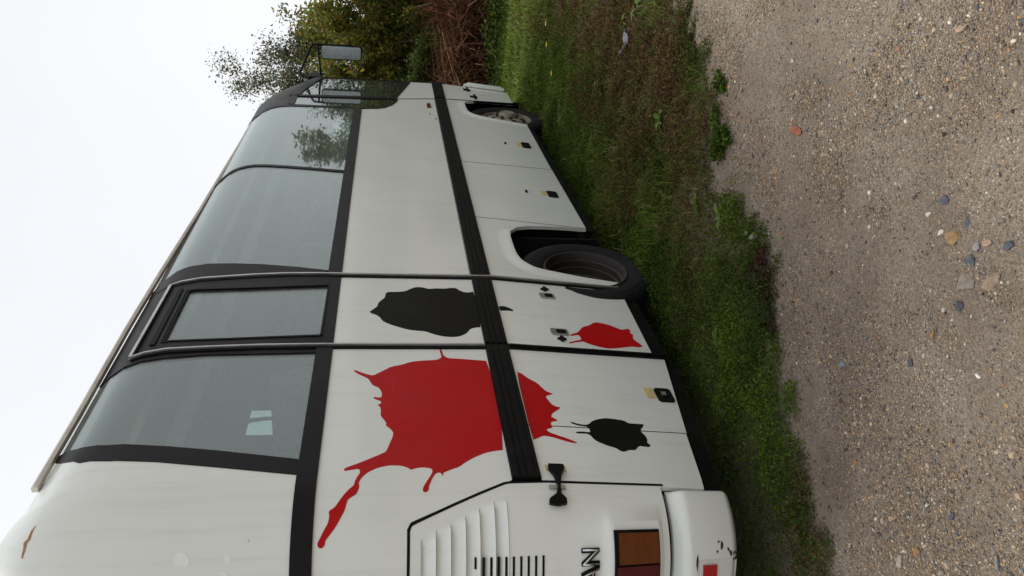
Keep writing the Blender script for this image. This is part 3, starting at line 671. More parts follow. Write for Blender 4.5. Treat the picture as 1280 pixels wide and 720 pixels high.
# wheels
def wheel(x,y,sg,front,z=.425):
    bm=bmesh.new()
    if front:
        prof=[(.262,.055),(.266,.03),(.262,.022),(.255,.024),(.250,.05),(.235,.075),(.222,.07),(.205,.035)]
        add_lathe(bm,prof,(x,y,z),64,sg)
        # perforated convex disc
        seg=64
        ra=[(.205,.035),(.185,.012),(.145,.002)]
        rings=[[bm.verts.new((x+r*math.cos(k*2*math.pi/seg),y+d*sg,z+r*math.sin(k*2*math.pi/seg))) for k in range(seg)] for r,d in ra]
        for a,b in zip(rings,rings[1:]):
            for k in range(seg):
                if k%8 in (2,3,4): continue
                bm.faces.new((a[k],a[(k+1)%seg],b[(k+1)%seg],b[k]))
        add_lathe(bm,[(.145,.002),(.095,-.002),(.085,-.03),(.075,-.045),(.0,-.048)],(x,y,z),64,sg)
        add_lathe(bm,[(.22,.10),(.10,.11),(0,.11)],(x,y,z),32,sg)
        bmesh.ops.remove_doubles(bm,verts=bm.verts,dist=.0005)
        w=P(bm_obj('front_wheel',bm,M['rim_pale'],bus,40))
        for k in range(8):
            t=k*math.pi/4+.2; bm=bmesh.new()
            add_lathe(bm,[(.016,.004),(.016,-.020),(.009,-.026),(0,-.026)],(x+.115*math.cos(t),y,z+.115*math.sin(t)),6,sg)
            P(bm_obj('wheel_nut',bm,M['rim_dark'],w,None))
    else:
        prof=[(.266,.03),(.270,.012),(.264,.004),(.256,.006),(.250,.03),(.246,.055),(.238,.06),(.236,.10),(.226,.105),(.224,.15),(.21,.158),(.205,.19),(.12,.20),(.105,.17),(.09,.168),(.085,.12),(.0,.118)]
        bm2=bm; add_lathe(bm2,prof,(x,y,z),72,sg); w=P(bm_obj('rear_wheel',bm2,M['rim_dark'],bus,30))
        for k in range(8):
            t=k*math.pi/4+.3; bm=bmesh.new()
            add_lathe(bm,[(.015,.20),(.015,.165),(0,.163)],(x+.155*math.cos(t),y,z+.155*math.sin(t)),6,sg)
            P(bm_obj('wheel_nut',bm,M['rim_dark'],w,None))
    def tyre(y0):
        bm=bmesh.new()
        tp=[(.255,.05),(.264,.022),(.275,.012),(.29,.010),(.292,.006),(.30,.004),(.33,-.002),(.36,-.003),(.362,.0),(.375,.002),(.398,.010),(.412,.022),(.420,.035)]
        for gy in (.06,.10,.14,.18): tp+= [(.4235,gy-.008),(.4235,gy-.004),(.414,gy-.003),(.414,gy+.003),(.4235,gy+.004)]
        tp+=[(.420,.205),(.40,.228),(.36,.238),(.30,.232),(.255,.20)]
        add_lathe(bm,tp,(x,y0,z),96,sg)
        for v in bm.verts:      # the foot of the tyre flattens on the ground
            if v.co.z<.006: v.co.z=.006
        return P(bm_obj('tyre',bm,M['tyre'],w,35))
    tyre(y)
    if not front: tyre(y+.27*sg)
wheel(4.50,.035,1,False); wheel(4.50,W-.035,-1,False); wheel(8.37,.085,1,True); wheel(8.37,W-.085,-1,True)
# underbody, floor, interior
bm=bmesh.new(); add_box(bm,(2.2,.64,.42),(9.5,1.78,1.02)); add_box(bm,(2.47,.10,.45),(3.42,2.3,1.0)); add_box(bm,(5.30,.10,.33),(7.75,2.3,1.0)); add_box(bm,(2.19,.44,.50),(2.44,1.96,1.0))
add_box(bm,(3.50,.10,.26),(4.06,2.3,.95))
for x0,x1,yi in ((7.72,9.02,.60),(3.92,5.10,.70)):
    for m in (0,1):
        Y=lambda y: W-y if m else y
        lo,hi=sorted((Y(yi),Y(yi+.05))); add_box(bm,(x0+.02,lo,.22),(x1-.02,hi,1.015))
        lo,hi=sorted((Y(.09),Y(yi+.05)))
        for xx in (x0,x1): add_box(bm,(xx-.015,lo,.20),(xx+.004,hi,1.01))
P(bm_obj('underbody',bm,M['dark'],bus,None))
bm=bmesh.new(); add_box(bm,(2.55,.04,1.03),(9.30,2.36,1.09)); add_box(bm,(2.17,.42,1.032),(2.55,1.98,1.088)); P(bm_obj('floor_deck',bm,M['dark'],bus,None))
bm=bmesh.new(); add_box(bm,(2.7,.30,2.80),(8.6,2.1,2.84)); P(bm_obj('headlining',bm,M['inner'],bus,None))
bm=bmesh.new(); add_box(bm,(2.9,.28,2.58),(8.2,.52,2.66)); add_box(bm,(6.4,1.88,2.58),(8.2,2.12,2.66)); P(bm_obj('luggage_rack',bm,M['seat'],bus,None))
for (a,c,zb,zt) in ((2.75,4.3,1.98,2.86),(4.305,5.74,1.98,2.86),(5.745,6.08,1.98,2.57),(6.085,7.7,1.98,2.86)):
    bm=bmesh.new(); n=int((c-a)/.02); r0=[];r1=[]
    for k in range(n+1):
        x=a+(c-a)*k/n; y=2.24+.018*math.sin(k*.9)+.008*math.sin(k*2.3)
        r0.append(bm.verts.new((x,y,zb))); r1.append(bm.verts.new((x,y+.0,zt)))
    for k in range(n): bm.faces.new((r0[k],r0[k+1],r1[k+1],r1[k]))
    bmesh.ops.solidify(bm,geom=bm.faces[:],thickness=.004)
    P(bm_obj('curtain',bm,M['curtain'],bus,60))
def seat_bm(x,y):
    bm=bmesh.new()
    prof=[(0,1.52),(.40,1.56),(.44,1.52),(.42,1.44),(.0,1.40)]
    def ext(pf,y0,y1):
        a=[bm.verts.new((x+px,y0,pz)) for px,pz in pf]; b=[bm.verts.new((x+px,y1,pz)) for px,pz in pf]
        n=len(pf); bm.faces.new(a[::-1]); bm.faces.new(b)
        for k in range(n): bm.faces.new((a[k],a[(k+1)%n],b[(k+1)%n],b[k]))
    ext([(0,1.47),(.42,1.53),(.45,1.48),(.42,1.40),(0,1.38)],y,y+.44)
    ext([(-.02,1.42),(.10,1.44),(.04,1.80),(-.03,2.10),(-.06,2.24),(-.10,2.26),(-.15,2.22),(-.13,2.0),(-.10,1.7)],y,y+.44)
    ext([(.1,1.09),(.34,1.09),(.34,1.40),(.1,1.40)],y+.08,y+.36)
    bmesh.ops.bevel(bm,geom=bm.edges[:],offset=.02,segments=2,affect='EDGES')
    return bm
first=None
for i in range(7):
    for y in (.16,.62,1.36,1.82):
        x=2.75+i*.80
        if y>1 and 3.2<x<4.1: pass
        if first is None:
            first=P(bm_obj('seat',seat_bm(0,0),M['seat'],bus,40)); o=first
        else:
            o=first.copy(); COL.objects.link(o); o.parent=bus
        o.matrix_parent_inverse=Matrix.Translation(-BUS_LOC); o.location=(x,y,0)
# ------------------------------------------------------------------ GROUND
def noise2(x,y,sc_,seed=0):
    """cheap smooth value noise, vectorised"""
    x=np.asarray(x)*sc_+seed*17.3; y=np.asarray(y)*sc_+seed*9.7
    xi=np.floor(x).astype(np.int64); yi=np.floor(y).astype(np.int64); xf=x-xi; yf=y-yi
    def h(a,b):
        n=(a*374761393+b*668265263+seed*1442695041)&0x7fffffff
        n=((n^(n>>13))*1274126177)&0x7fffffff
        return ((n^(n>>16))&0xffff)/65535.
    u=xf*xf*(3-2*xf); v=yf*yf*(3-2*yf)
    return (h(xi,yi)*(1-u)+h(xi+1,yi)*u)*(1-v)+(h(xi,yi+1)*(1-u)+h(xi+1,yi+1)*u)*v
def fbm(x,y,s,seed=0,o=4):
    t=0;a=.5
    for k in range(o): t=t+a*noise2(x,y,s*2**k,seed+k); a*=.5
    return t/(1-.5**o)
EX=[-30,-3,0,1,1.7,2.02,2.15,2.35,2.5,2.62,2.84,2.94,3.24,3.66,3.85,4.05,4.4,4.6,5.6,8,12,20,40]
EY=[4,2,1.2,.72,.30,.13,.02,-.17,-.25,-.33,-.52,-.68,-.78,-.82,-.95,-1.26,-1.40,-1.60,-1.72,-2.05,-2.5,-3.3,-5]
def edge(x): return np.interp(x,EX,EY)
def verge(x,y):
    """1 on the grown verge, 0 on the gravel"""
    e=edge(x)+(fbm(x,y,2.2,3)-.5)*.40+(fbm(x,y,8,5,2)-.5)*.30
    return np.clip((y-e)/.15+.5,0,1)
def height(x,y):
    v=verge(x,y)
    z=(fbm(x,y,1.1,1)-.5)*.03*(1-v)+(fbm(x,y,5,2)-.5)*.012+v*(.010+(fbm(x,y,3.5,8)-.5)*.035)
    near=np.exp(-((x-4)/9.)**4-((y)/7.)**4)
    under=np.clip((y-.0)/.25,0,1)*np.clip((2.6-y)/.2,0,1)
    z=z*near*(1-.85*under)
    return z-.012*near*(1-v)*0
def axis(lo,hi,fine0,fine1,step):
    a=list(np.arange(fine0,fine1+1e-6,step)); g=step; x=fine1
    while x<hi: g*=1.16; x+=g; a.append(min(x,hi))
    g=step; x=fine0; pre=[]
    while x>lo: g*=1.16; x-=g; pre.append(max(x,lo))
    return np.array(pre[::-1]+a)
gx=axis(-300,400,.6,7.0,.035); gy=axis(-350,350,-2.9,1.2,.035)
GX,GY=np.meshgrid(gx,gy,indexing='ij'); GZ=height(GX,GY); VG=verge(GX,GY)
nx,ny=GX.shape
idx=np.arange(nx*ny).reshape(nx,ny)
F4=np.stack([idx[:-1,:-1],idx[1:,:-1],idx[1:,1:],idx[:-1,1:]],-1).reshape(-1,4)
cols=np.zeros((nx*ny,3),np.float32); cols[:,0]=VG.ravel()
def ground_mat():
    m,nt,out=new_mat('gravel_and_soil')
    p=N(nt,'ShaderNodeBsdfPrincipled'); p.inputs['Roughness'].default_value=.9; p.inputs['Specular IOR Level'].default_value=.25
    tc=N(nt,'ShaderNodeTexCoord'); at=N(nt,'ShaderNodeAttribute',attribute_name='Col')
    # sandy fines
    n1=N(nt,'ShaderNodeTexNoise',i_Scale=2.2,i_Detail=10.0,i_Roughness=.65); nt.links.new(tc.outputs['Object'],n1.inputs['Vector'])
    r1=ramp(nt,[(.28,(.150,.114,.084)),(.5,(.215,.172,.132)),(.74,(.28,.232,.183))]); nt.links.new(n1.outputs['Fac'],r1.inputs['Fac'])
    n0=N(nt,'ShaderNodeTexNoise',i_Scale=90.0,i_Detail=6.0,i_Roughness=.7); nt.links.new(tc.outputs['Object'],n0.inputs['Vector'])
    r0=ramp(nt,[(.3,.55),(.7,1.4)]); nt.links.new(n0.outputs['Fac'],r0.inputs['Fac'])
    sand=mixc(nt,1.0,r1.outputs['Color'],r0.outputs['Color'],'MULTIPLY')
    # grit: cells with individual colours
    def grit(scale,lo,hi):
        v=N(nt,'ShaderNodeTexVoronoi',i_Scale=scale); v.inputs['Randomness'].default_value=1; nt.links.new(tc.outputs['Object'],v.inputs['Vector'])
        s=N(nt,'ShaderNodeSeparateColor'); nt.links.new(v.outputs['Color'],s.inputs[0])
        pal=ramp(nt,[(0,(.07,.06,.055)),(.17,(.20,.165,.13)),(.4,(.34,.26,.18)),(.6,(.24,.22,.205)),(.75,(.45,.34,.22)),(.9,(.60,.54,.45)),(1,(.36,.18,.07))])
        pal.color_ramp.interpolation='CONSTANT'
        nt.links.new(s.outputs['Red'],pal.inputs['Fac'])
        pres=N(nt,'ShaderNodeMath',operation='GREATER_THAN'); nt.links.new(s.outputs['Green'],pres.inputs[0]); pres.inputs[1].default_value=lo
        dd=N(nt,'ShaderNodeMapRange'); dd.inputs[1].default_value=.55; dd.inputs[2].default_value=.40; nt.links.new(v.outputs['Distance'],dd.inputs[0])
        f=N(nt,'ShaderNodeMath',operation='MULTIPLY'); nt.links.new(pres.outputs[0],f.inputs[0]); nt.links.new(dd.outputs[0],f.inputs[1])
        h=N(nt,'ShaderNodeMath',operation='MULTIPLY'); iv=N(nt,'ShaderNodeMath',operation='SUBTRACT'); iv.inputs[0].default_value=.7; nt.links.new(v.outputs['Distance'],iv.inputs[1])
        nt.links.new(iv.outputs[0],h.inputs[0]); nt.links.new(f.outputs[0],h.inputs[1])
        return pal.outputs['Color'],f.outputs[0],h.outputs[0]
    c1,f1,h1=grit(150,.35,0); c2,f2,h2=grit(320,.25,0)
    g=mixc(nt,f2,sand,c2); g=mixc(nt,f1,g,c1)
    n5=N(nt,'ShaderNodeTexNoise',i_Scale=1.6,i_Detail=5.0,i_Roughness=.6); nt.links.new(tc.outputs['Object'],n5.inputs['Vector'])
    r5=ramp(nt,[(.40,0),(.60,.8)]); nt.links.new(n5.outputs['Fac'],r5.inputs['Fac'])
    g=mixc(nt,r5.outputs['Color'],g,sand)
    soil=ramp(nt,[(.3,(.012,.009,.006)),(.7,(.032,.024,.015))]); nt.links.new(n1.outputs['Fac'],soil.inputs['Fac'])  # very dark soil, also deepens the coach's shadow where plants thin out
    g=mixc(nt,at.outputs['Fac'],g,soil.outputs['Color'])
    # far fields are grass
    sep=N(nt,'ShaderNodeVectorMath',operation='LENGTH'); nt.links.new(tc.outputs['Object'],sep.inputs[0])
    fr=N(nt,'ShaderNodeMapRange'); fr.inputs[1].default_value=18; fr.inputs[2].default_value=24; nt.links.new(sep.outputs['Value'],fr.inputs[0])
    fm=N(nt,'ShaderNodeMath',operation='MULTIPLY'); nt.links.new(fr.outputs[0],fm.inputs[0]); nt.links.new(at.outputs['Fac'],fm.inputs[1])
    fld=ramp(nt,[(.3,(.04,.06,.015)),(.7,(.08,.10,.03))]); nt.links.new(n1.outputs['Fac'],fld.inputs['Fac'])
    g=mixc(nt,fm.outputs[0],g,fld.outputs['Color'])
    nt.links.new(g,p.inputs['Base Color'])
    a1=N(nt,'ShaderNodeMath',operation='ADD'); nt.links.new(h1,a1.inputs[0]); nt.links.new(h2,a1.inputs[1])
    a2=N(nt,'ShaderNodeMath',operation='ADD'); nt.links.new(a1.outputs[0],a2.inputs[0]); nt.links.new(n0.outputs['Fac'],a2.inputs[1])
    b=N(nt,'ShaderNodeBump',i_Strength=.75,i_Distance=.006); nt.links.new(a2.outputs[0],b.inputs['Height']); nt.links.new(b.outputs[0],p.inputs['Normal'])
    nt.links.new(p.outputs[0],out.inputs[0]); return m
ground=np_obj('ground',np.stack([GX,GY,GZ],-1).reshape(-1,3),[F4],ground_mat(),cols,smooth=True)
tag(ground,'sandy gravel track with a dark soil verge beside it','ground',kind='structure')

# ------------------------------------------------------------------ loose stones
PAL=np.array([1.17,1.09,.98])*np.array([(.235,.19,.14),(.30,.25,.19),(.17,.145,.12),(.13,.125,.13),(.09,.095,.11),(.34,.22,.11),(.42,.38,.31),(.22,.12,.07),(.27,.22,.17),(.055,.05,.05),(.20,.16,.12),(.48,.46,.42)])
PWT=np.array([16,14,14,10,7,5,6,4,14,7,14,1.5]); PWT=PWT/PWT.sum()
def ico():
    t=(1+5**.5)/2
    v=np.array([(-1,t,0),(1,t,0),(-1,-t,0),(1,-t,0),(0,-1,t),(0,1,t),(0,-1,-t),(0,1,-t),(t,0,-1),(t,0,1),(-t,0,-1),(-t,0,1)],float)
    f=np.array([(0,11,5),(0,5,1),(0,1,7),(0,7,10),(0,10,11),(1,5,9),(5,11,4),(11,10,2),(10,7,6),(7,1,8),(3,9,4),(3,4,2),(3,2,6),(3,6,8),(3,8,9),(4,9,5),(2,4,11),(6,2,10),(8,6,7),(9,8,1)])
    return v/np.linalg.norm(v[0]),f
def pebbles(x,y,size,tmpl):
    n=len(x); v0,f0=tmpl; K=len(v0)
    j=1+(RNG.random((n,K,1))-.5)*.6
    v=v0[None]*j
    scl=np.stack([.6+RNG.random(n)*.5,.45+RNG.random(n)*.4,.28+RNG.random(n)*.3],-1)*size[:,None]
    v=v*scl[:,None,:]
    tx=(RNG.random(n)-.5)*.7; a=RNG.random(n)*6.283
    c,s=np.cos(tx)[:,None],np.sin(tx)[:,None]
    Y,Z=v[...,1]*c-v[...,2]*s, v[...,1]*s+v[...,2]*c; v[...,1]=Y; v[...,2]=Z
    c,s=np.cos(a)[:,None],np.sin(a)[:,None]
    X,Y=v[...,0]*c-v[...,1]*s, v[...,0]*s+v[...,1]*c; v[...,0]=X+x[:,None]; v[...,1]=Y+y[:,None]
    v[...,2]+=(height(x,y)+scl[:,2]*(-.15+.6*RNG.random(n)))[:,None]
    f=f0[None]+(np.arange(n)*K)[:,None,None]
    col=PAL[RNG.choice(len(PAL),n,p=PWT)]*(.68+.55*RNG.random((n,1)))
    col=np.repeat(col[:,None],K,1)*(.9+.2*RNG.random((n,K,1)))
    return v.reshape(-1,3),f.reshape(-1,3),col.reshape(-1,3)
def octa():
    return np.array([(1,0,0),(-1,0,0),(0,1,0),(0,-1,0),(0,0,1),(0,0,-1)],float),np.array([(0,2,4),(2,1,4),(1,3,4),(3,0,4),(2,0,5),(1,2,5),(3,1,5),(0,3,5)])
def strew(n,x0,x1,y0,smin,sg,smax,tmpl,thr):
    x=x0+RNG.random(n)*(x1-x0); y=y0+RNG.random(n)*(.6-y0)
    dens=fbm(x,y,1.3,21); dens2=fbm(x,y,5,23,3)
    bare=np.clip((dens-.43)*6+(dens2-.5)*1.8+.25,thr,1)*np.where(y-edge(x)>-.16,.35,1)
    k=(y<edge(x)+.12)&(RNG.random(n)<bare)&(RNG.random(n)<np.where(verge(x,y)>.6,.15,1))
    x,y=x[k],y[k]
    return pebbles(x,y,np.minimum(smin+RNG.gamma(1.6,sg,len(x)),smax),tmpl)
PB=[strew(190000,1.1,2.7,-2.5,.0024,.0010,.008,octa(),.14),strew(24000,1.1,3.2,-2.8,.0045,.0015,.014,ico(),.08),
    strew(200000,2.6,5.4,-2.7,.0031,.0011,.009,octa(),.16),strew(12000,3.0,5.5,-3.0,.0055,.0018,.015,ico(),.10),strew(30000,5.1,9,-4.0,.007,.002,.016,octa(),.15)]
V_=np.concatenate([q[0] for q in PB]); C_=np.concatenate([q[2] for q in PB]); F_=[];o_=0
for q in PB: F_.append(q[1]+o_); o_+=len(q[0])
F_=np.concatenate(F_)
peb=np_obj('pebbles',V_,[F_],M['stone'],C_); tag(peb,'loose mixed grit and small pebbles strewn over the gravel track','pebbles',kind='stuff')
# larger stones, each a thing
def rock(name,x,y,sx,sy,sz,rot,col,label,cat='stone',seed=0,group=None,sunk=.35,n=16,tilt=0):
    rs=random.Random(seed*31+5); bm=bmesh.new()
    for k in range(n):
        while True:
            p=Vector((rs.uniform(-1,1),rs.uniform(-1,1),rs.uniform(-1,1)))
            if .2<p.length<1: break
        p=p.normalized()*rs.uniform(.82,1.05)
        bm.verts.new((p.x*sx/2,p.y*sy/2,p.z*sz/2))
    r=bmesh.ops.convex_hull(bm,input=bm.verts)
    for v in [v for v in bm.verts if not v.link_faces]: bm.verts.remove(v)
    bmesh.ops.bevel(bm,geom=bm.edges[:],offset=min(sx,sy,sz)*.07,segments=1,affect='EDGES')
    key=tuple(round(c,2) for c in col)
    mn='stone_%d'%(hash(key)%9999)
    if key not in ROCKM: ROCKM[key]=simple('stone_surface',col,.8,spec=.3,var=.35,scale=45,bump=.5,bscale=120,dirt=(.2,.155,.115),dirt_amt=.75)
    o=bm_obj(name,bm,ROCKM[key],None,None)
    o.location=(x,y,float(height(np.array([x]),np.array([y]))[0])+sz*(.5-sunk)); o.rotation_euler=(tilt,0,rot)
    tag(o,label,cat,group); return o
ROCKM={}
BL=(.085,.092,.112); TAN=(.26,.165,.075); GR=(.20,.175,.145); WH=(.55,.53,.49); PK=(.40,.28,.19); OR=(.34,.18,.07)
STONES=[
 (( 2.023,-1.258),.085,.055,.018,.5,TAN,'split ochre brown stone with straight edges, largest among the embedded flints'),
 (( 2.081,-1.247),.038,.018,.012,1.2,WH,'pale cream chip leaning against the split ochre stone'),
 (( 2.108,-1.344),.045,.032,.022,.3,BL,'blue grey flint above the ochre stone, tallest of the nearby flints'),
 (( 2.159,-1.277),.026,.016,.014,1.0,WH,'white chip between the ochre stone and the tall blue flint'),
 (( 1.988,-1.314),.042,.030,.014,2.0,BL,'flat slate grey stone lying beside the ochre stone'),
 (( 1.925,-1.224),.052,.040,.022,.2,BL,'rounded dark blue grey flint below the ochre stone'),
 (( 1.898,-1.089),.040,.036,.02,.9,(.065,.07,.085),'darkest round flint next to the flat embedded slabs'),
 (( 1.913,-1.159),.090,.062,.016,.4,GR,'flat grey brown slab sunk flush in the gravel'),
 (( 1.821,-1.208),.085,.055,.014,1.1,(.24,.18,.125),'light brown slab sunk beside the grey brown slab'),
 (( 1.815,-1.322),.055,.030,.02,.8,BL,'wedge shaped blue grey stone near the photo edge'),
 (( 1.921,-1.272),.040,.032,.022,.1,(.27,.26,.25),'light grey stone between the wedge stone and the ochre stone'),
 (( 1.890,-1.298),.042,.028,.022,.3,PK,'pinkish cream stone beside the wedge shaped stone'),
 (( 1.737,-0.945),.030,.014,.012,.1,(.75,.74,.72),'bright white oblong chip lying alone on the gravel'),
 (( 1.962,-0.953),.030,.018,.014,1.6,OR,'orange pebble standing on edge among grey grit'),
 (( 1.962,-0.874),.032,.018,.014,1.2,(.5,.42,.32),'cream lengthwise pebble beside a dull grey stone'),
 (( 2.002,-0.825),.040,.026,.016,1.4,BL,'dull grey blue stone beside the cream lengthwise pebble'),
 (( 2.337,-0.608),.050,.030,.014,1.2,(.22,.24,.27),'flat pale blue grey stone near the bare sandy edge'),
 (( 1.850,-0.304),.038,.024,.018,.9,PK,'pink and cream lumpy stone in the coarse gravel'),
 (( 1.697,-0.304),.048,.030,.018,1.3,OR,'amber coloured stone in the coarse gravel beside a long pale flint'),
 (( 1.744,-0.204),.085,.026,.022,1.9,(.36,.31,.26),'long pale flint by the amber coloured stone'),
 (( 1.427,-0.529),.060,.020,.018,2.2,(.24,.24,.24),'long grey stone lying low among orange grit'),
 (( 1.623,-0.520),.036,.022,.016,1.5,BL,'small slate blue stone in the coarse gravel by a white pebble'),
 (( 1.726,-0.471),.018,.013,.012,1.3,(.66,.64,.60),'small clean white pebble by the slate blue stone'),
 (( 1.456,-0.746),.036,.030,.022,.5,PK,'peach coloured stone at the right photo edge'),
 (( 2.099,-0.339),.045,.020,.012,1.3,OR,'orange brown flat stone near the edge of the low weeds'),
 (( 3.290,-0.738),.060,.045,.040,.3,(.34,.31,.24),'lumpy pale limestone at the verge edge by small weeds'),
 (( 3.209,-0.744),.055,.042,.045,.9,(.30,.27,.21),'second pale limestone lump, touching the first at the verge edge'),
 (( 3.003,-0.852),.022,.016,.012,.4,(.42,.17,.05),'bright orange chip on the gravel by the limestone lumps'),
 (( 2.203,-1.523),.024,.018,.016,.4,(.045,.035,.03),'single dark brown pebble on smooth bare sand'),
 (( 2.297,-1.583),.022,.016,.016,.4,(.58,.56,.5),'white pebble on smooth sand near the dark brown pebble'),
 (( 2.285,-1.823),.040,.026,.018,.4,PK,'buff stone at the far side of the smooth track'),
 (( 3.285,-1.531),.036,.026,.022,.5,(.42,.42,.42),'light grey stone among the coarse grit far along the track'),
 (( 3.109,0.167),.075,.050,.030,.4,(.30,.31,.31),'grey stone half hidden in the weeds beside the coach'),
]
for i,(q,a,b,c,rot,col,lab) in enumerate(STONES): rock('stone',q[0],q[1],a,b,c,rot,col,lab,seed=i,sunk=.38 if c<.03 else .2)
rock('brick_fragment',3.10,-1.28,.13,.045,.02,.15,(.30,.10,.055),'worn red brick fragment pressed into the gravel','brick',seed=77)
# a few bits of litter on the verge
def litter(name,x,y,sx,sy,rot,col,lab,rough=.4):
    bm=bmesh.new(); rs=random.Random(int(x*100)); nx_=5; ny_=4; g=[]
    for i in range(nx_):
        g.append([bm.verts.new(((i/(nx_-1)-.5)*sx,(j/(ny_-1)-.5)*sy,.02+.02*rs.random()+.02*math.sin(i*1.3+j))) for j in range(ny_)])
    for i in range(nx_-1):
        for j in range(ny_-1): bm.faces.new((g[i][j],g[i+1][j],g[i+1][j+1],g[i][j+1]))
    bmesh.ops.solidify(bm,geom=bm.faces[:],thickness=.003)
    o=bm_obj(name,bm,simple('litter_scrap',col,rough,var=.15,scale=20)); o.location=(x,y,float(height(np.array([x]),np.array([y]))[0])+.01); o.rotation_euler=(0,0,rot)
    tag(o,lab,'litter')
litter('plastic_scrap',5.62,-1.20,.16,.07,1.2,(.42,.42,.50),'pale lilac plastic scrap lying in the rough grass')
litter('paper_scrap',6.05,-1.30,.06,.03,.4,(.55,.52,.46),'small cream paper scrap in the grass beyond the lilac plastic')

# ------------------------------------------------------------------ vegetation builders
def leaf_arrays(C,size,col,up=.5,aspect=.55,fold=.18,nrm=None):
    """one folded leaf (4 verts, 2 triangles) per centre"""
    n=len(C)
    d=RNG.normal(size=(n,3)); d/=np.linalg.norm(d,axis=1)[:,None]
    if nrm is None: nrm=RNG.normal(size=(n,3))*np.array([1,1,1])+np.array([0,0,up*3])
    nrm=nrm/np.linalg.norm(nrm,axis=1)[:,None]
    t=np.cross(nrm,d); t/=np.linalg.norm(t,axis=1)[:,None]+1e-9; b=np.cross(nrm,t)
    s=size[:,None]
    v=np.stack([C-t*s*.5, C+b*s*aspect*.5+nrm*s*fold, C+t*s*.5, C-b*s*aspect*.5+nrm*s*fold],1)
    f=np.array([[0,1,2],[0,2,3]])[None]+(np.arange(n)*4)[:,None,None]
    return v.reshape(-1,3),f.reshape(-1,3),np.repeat(col,4,0)
def blade_arrays(B,h,w,lean,ang,col):
    n=len(B); dx=np.stack([np.cos(ang),np.sin(ang),np.zeros(n)],-1); sx=np.stack([-np.sin(ang),np.cos(ang),np.zeros(n)],-1)
    up=np.array([0,0,1.])[None]
    a=B-sx*w[:,None]*.5; b=B+sx*w[:,None]*.5
    m=B+up*(h*.6)[:,None]+dx*(lean*h*.35)[:,None]
    c=m-sx*w[:,None]*.4; d=m+sx*w[:,None]*.4
    t=B+up*(h*(1-.35*np.minimum(lean,1.6)))[:,None]+dx*(lean*h)[:,None]
    v=np.stack([a,b,d,c,t],1); o=(np.arange(n)*5)[:,None]
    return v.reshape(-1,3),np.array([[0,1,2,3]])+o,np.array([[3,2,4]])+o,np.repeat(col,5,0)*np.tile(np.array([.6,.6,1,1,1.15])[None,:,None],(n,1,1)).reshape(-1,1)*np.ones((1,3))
def pick(cols,w,n): 
    w=np.asarray(w,float); w/=w.sum(); return np.asarray(cols,float)[RNG.choice(len(cols),n,p=w)]
def mixby(f,a,b): return a*(1-f)[:,None]+b*f[:,None]
def vary(c,a=.35): return c*(1-a+2*a*RNG.random((len(c),1)))*(1+ .12*RNG.normal(size=c.shape))

# colour zones of the verge: strip of green grass near the coach, dead brown band, low green weeds, nearer the track
def zone_brown(x,y):
    v=y-edge(x)                        # distance in from the track
    w=np.clip((x-3.2)/1.5,0,1)
    band=np.exp(-((v-.45-.10*np.clip(x-5,0,4))/.42)**2)*w*np.clip(1.15-.16*np.clip(x-5.2,0,9),.32,1)
    return np.clip(band*1.3*(.2+1.6*fbm(x,y,2.6,31))+np.clip((fbm(x,y,1.8,33)-.57)*5,0,.8)*.75,0,1)
GREEN=[(.090,.160,.012),(.12,.19,.02),(.065,.115,.012),(.17,.20,.035),(.115,.14,.022)]
DARKG=[(.038,.075,.009),(.052,.092,.012),(.070,.11,.015),(.045,.062,.011)]
BROWN=[(.12,.062,.028),(.16,.085,.036),(.085,.042,.022),(.17,.12,.05),(.10,.09,.03)]
STRAW=[(.30,.22,.11),(.22,.16,.075),(.36,.29,.15)]
# low leafy weeds
def weeds(n,x0,x1,smin,smax):
    x=x0+RNG.random(n)*(x1-x0); e=edge(x); y=e-.32+RNG.random(n)*np.minimum(1.5+.45*np.clip(x-3.2,0,9),3.4)
    cl=np.maximum(fbm(x,y,4.5,41,3),np.where(y>-.35+.0*x,.42,0)); vg=verge(x,y)
    shade=np.clip((np.interp(x,[3.2,4.6],[.42,1.1])-y)/.45,.34,1)  # thins weeds beside the coach; bare dark soil there deepens its shadow
    keep=(RNG.random(n)<np.clip((vg-.12)*1.3,np.where(y>e-.22,.02,0),1)*np.clip((cl-.28)*4,.38,1)*shade)&(y<1.6)
    x,y,cl=x[keep],y[keep],cl[keep]; n=len(x)
    z=height(x,y)+RNG.random(n)**1.4*(.012+.075*np.clip((cl-.3)*2.2,0,1))*np.clip(verge(x,y)*1.2,.25,1)
    zb=zone_brown(x,y)
    g=mixby(np.clip((fbm(x,y,3,51)-.4)*3,0,1),vary(pick(DARKG,[1]*4,n)),vary(pick(GREEN,[1,.6,1,.2,1],n)))
    isb=RNG.random(n)<zb*.85
    col=np.where(isb[:,None],vary(pick(BROWN,[1,1,1,.5,.8],n)),g)
    s=smin+RNG.random(n)*(smax-smin)
    return leaf_arrays(np.stack([x,y,z],-1),s,col,up=.45)
A=[weeds(210000,1.2,4.6,.007,.019),weeds(240000,4.3,8.0,.010,.024),weeds(70000,7.6,12.5,.018,.04)]
def merge(L):
    V=[];F=[];C=[];o=0
    for v,f,c in L: V.append(v);F.append(f+o);C.append(c);o+=len(v)
    return np.concatenate(V),np.concatenate(F),np.concatenate(C)
V_,F_,C_=merge(A); w_=np_obj('weeds',V_,[F_],M['grass'],C_); tag(w_,'low leafy green and dead brown weeds creeping over the verge','weeds',kind='stuff')
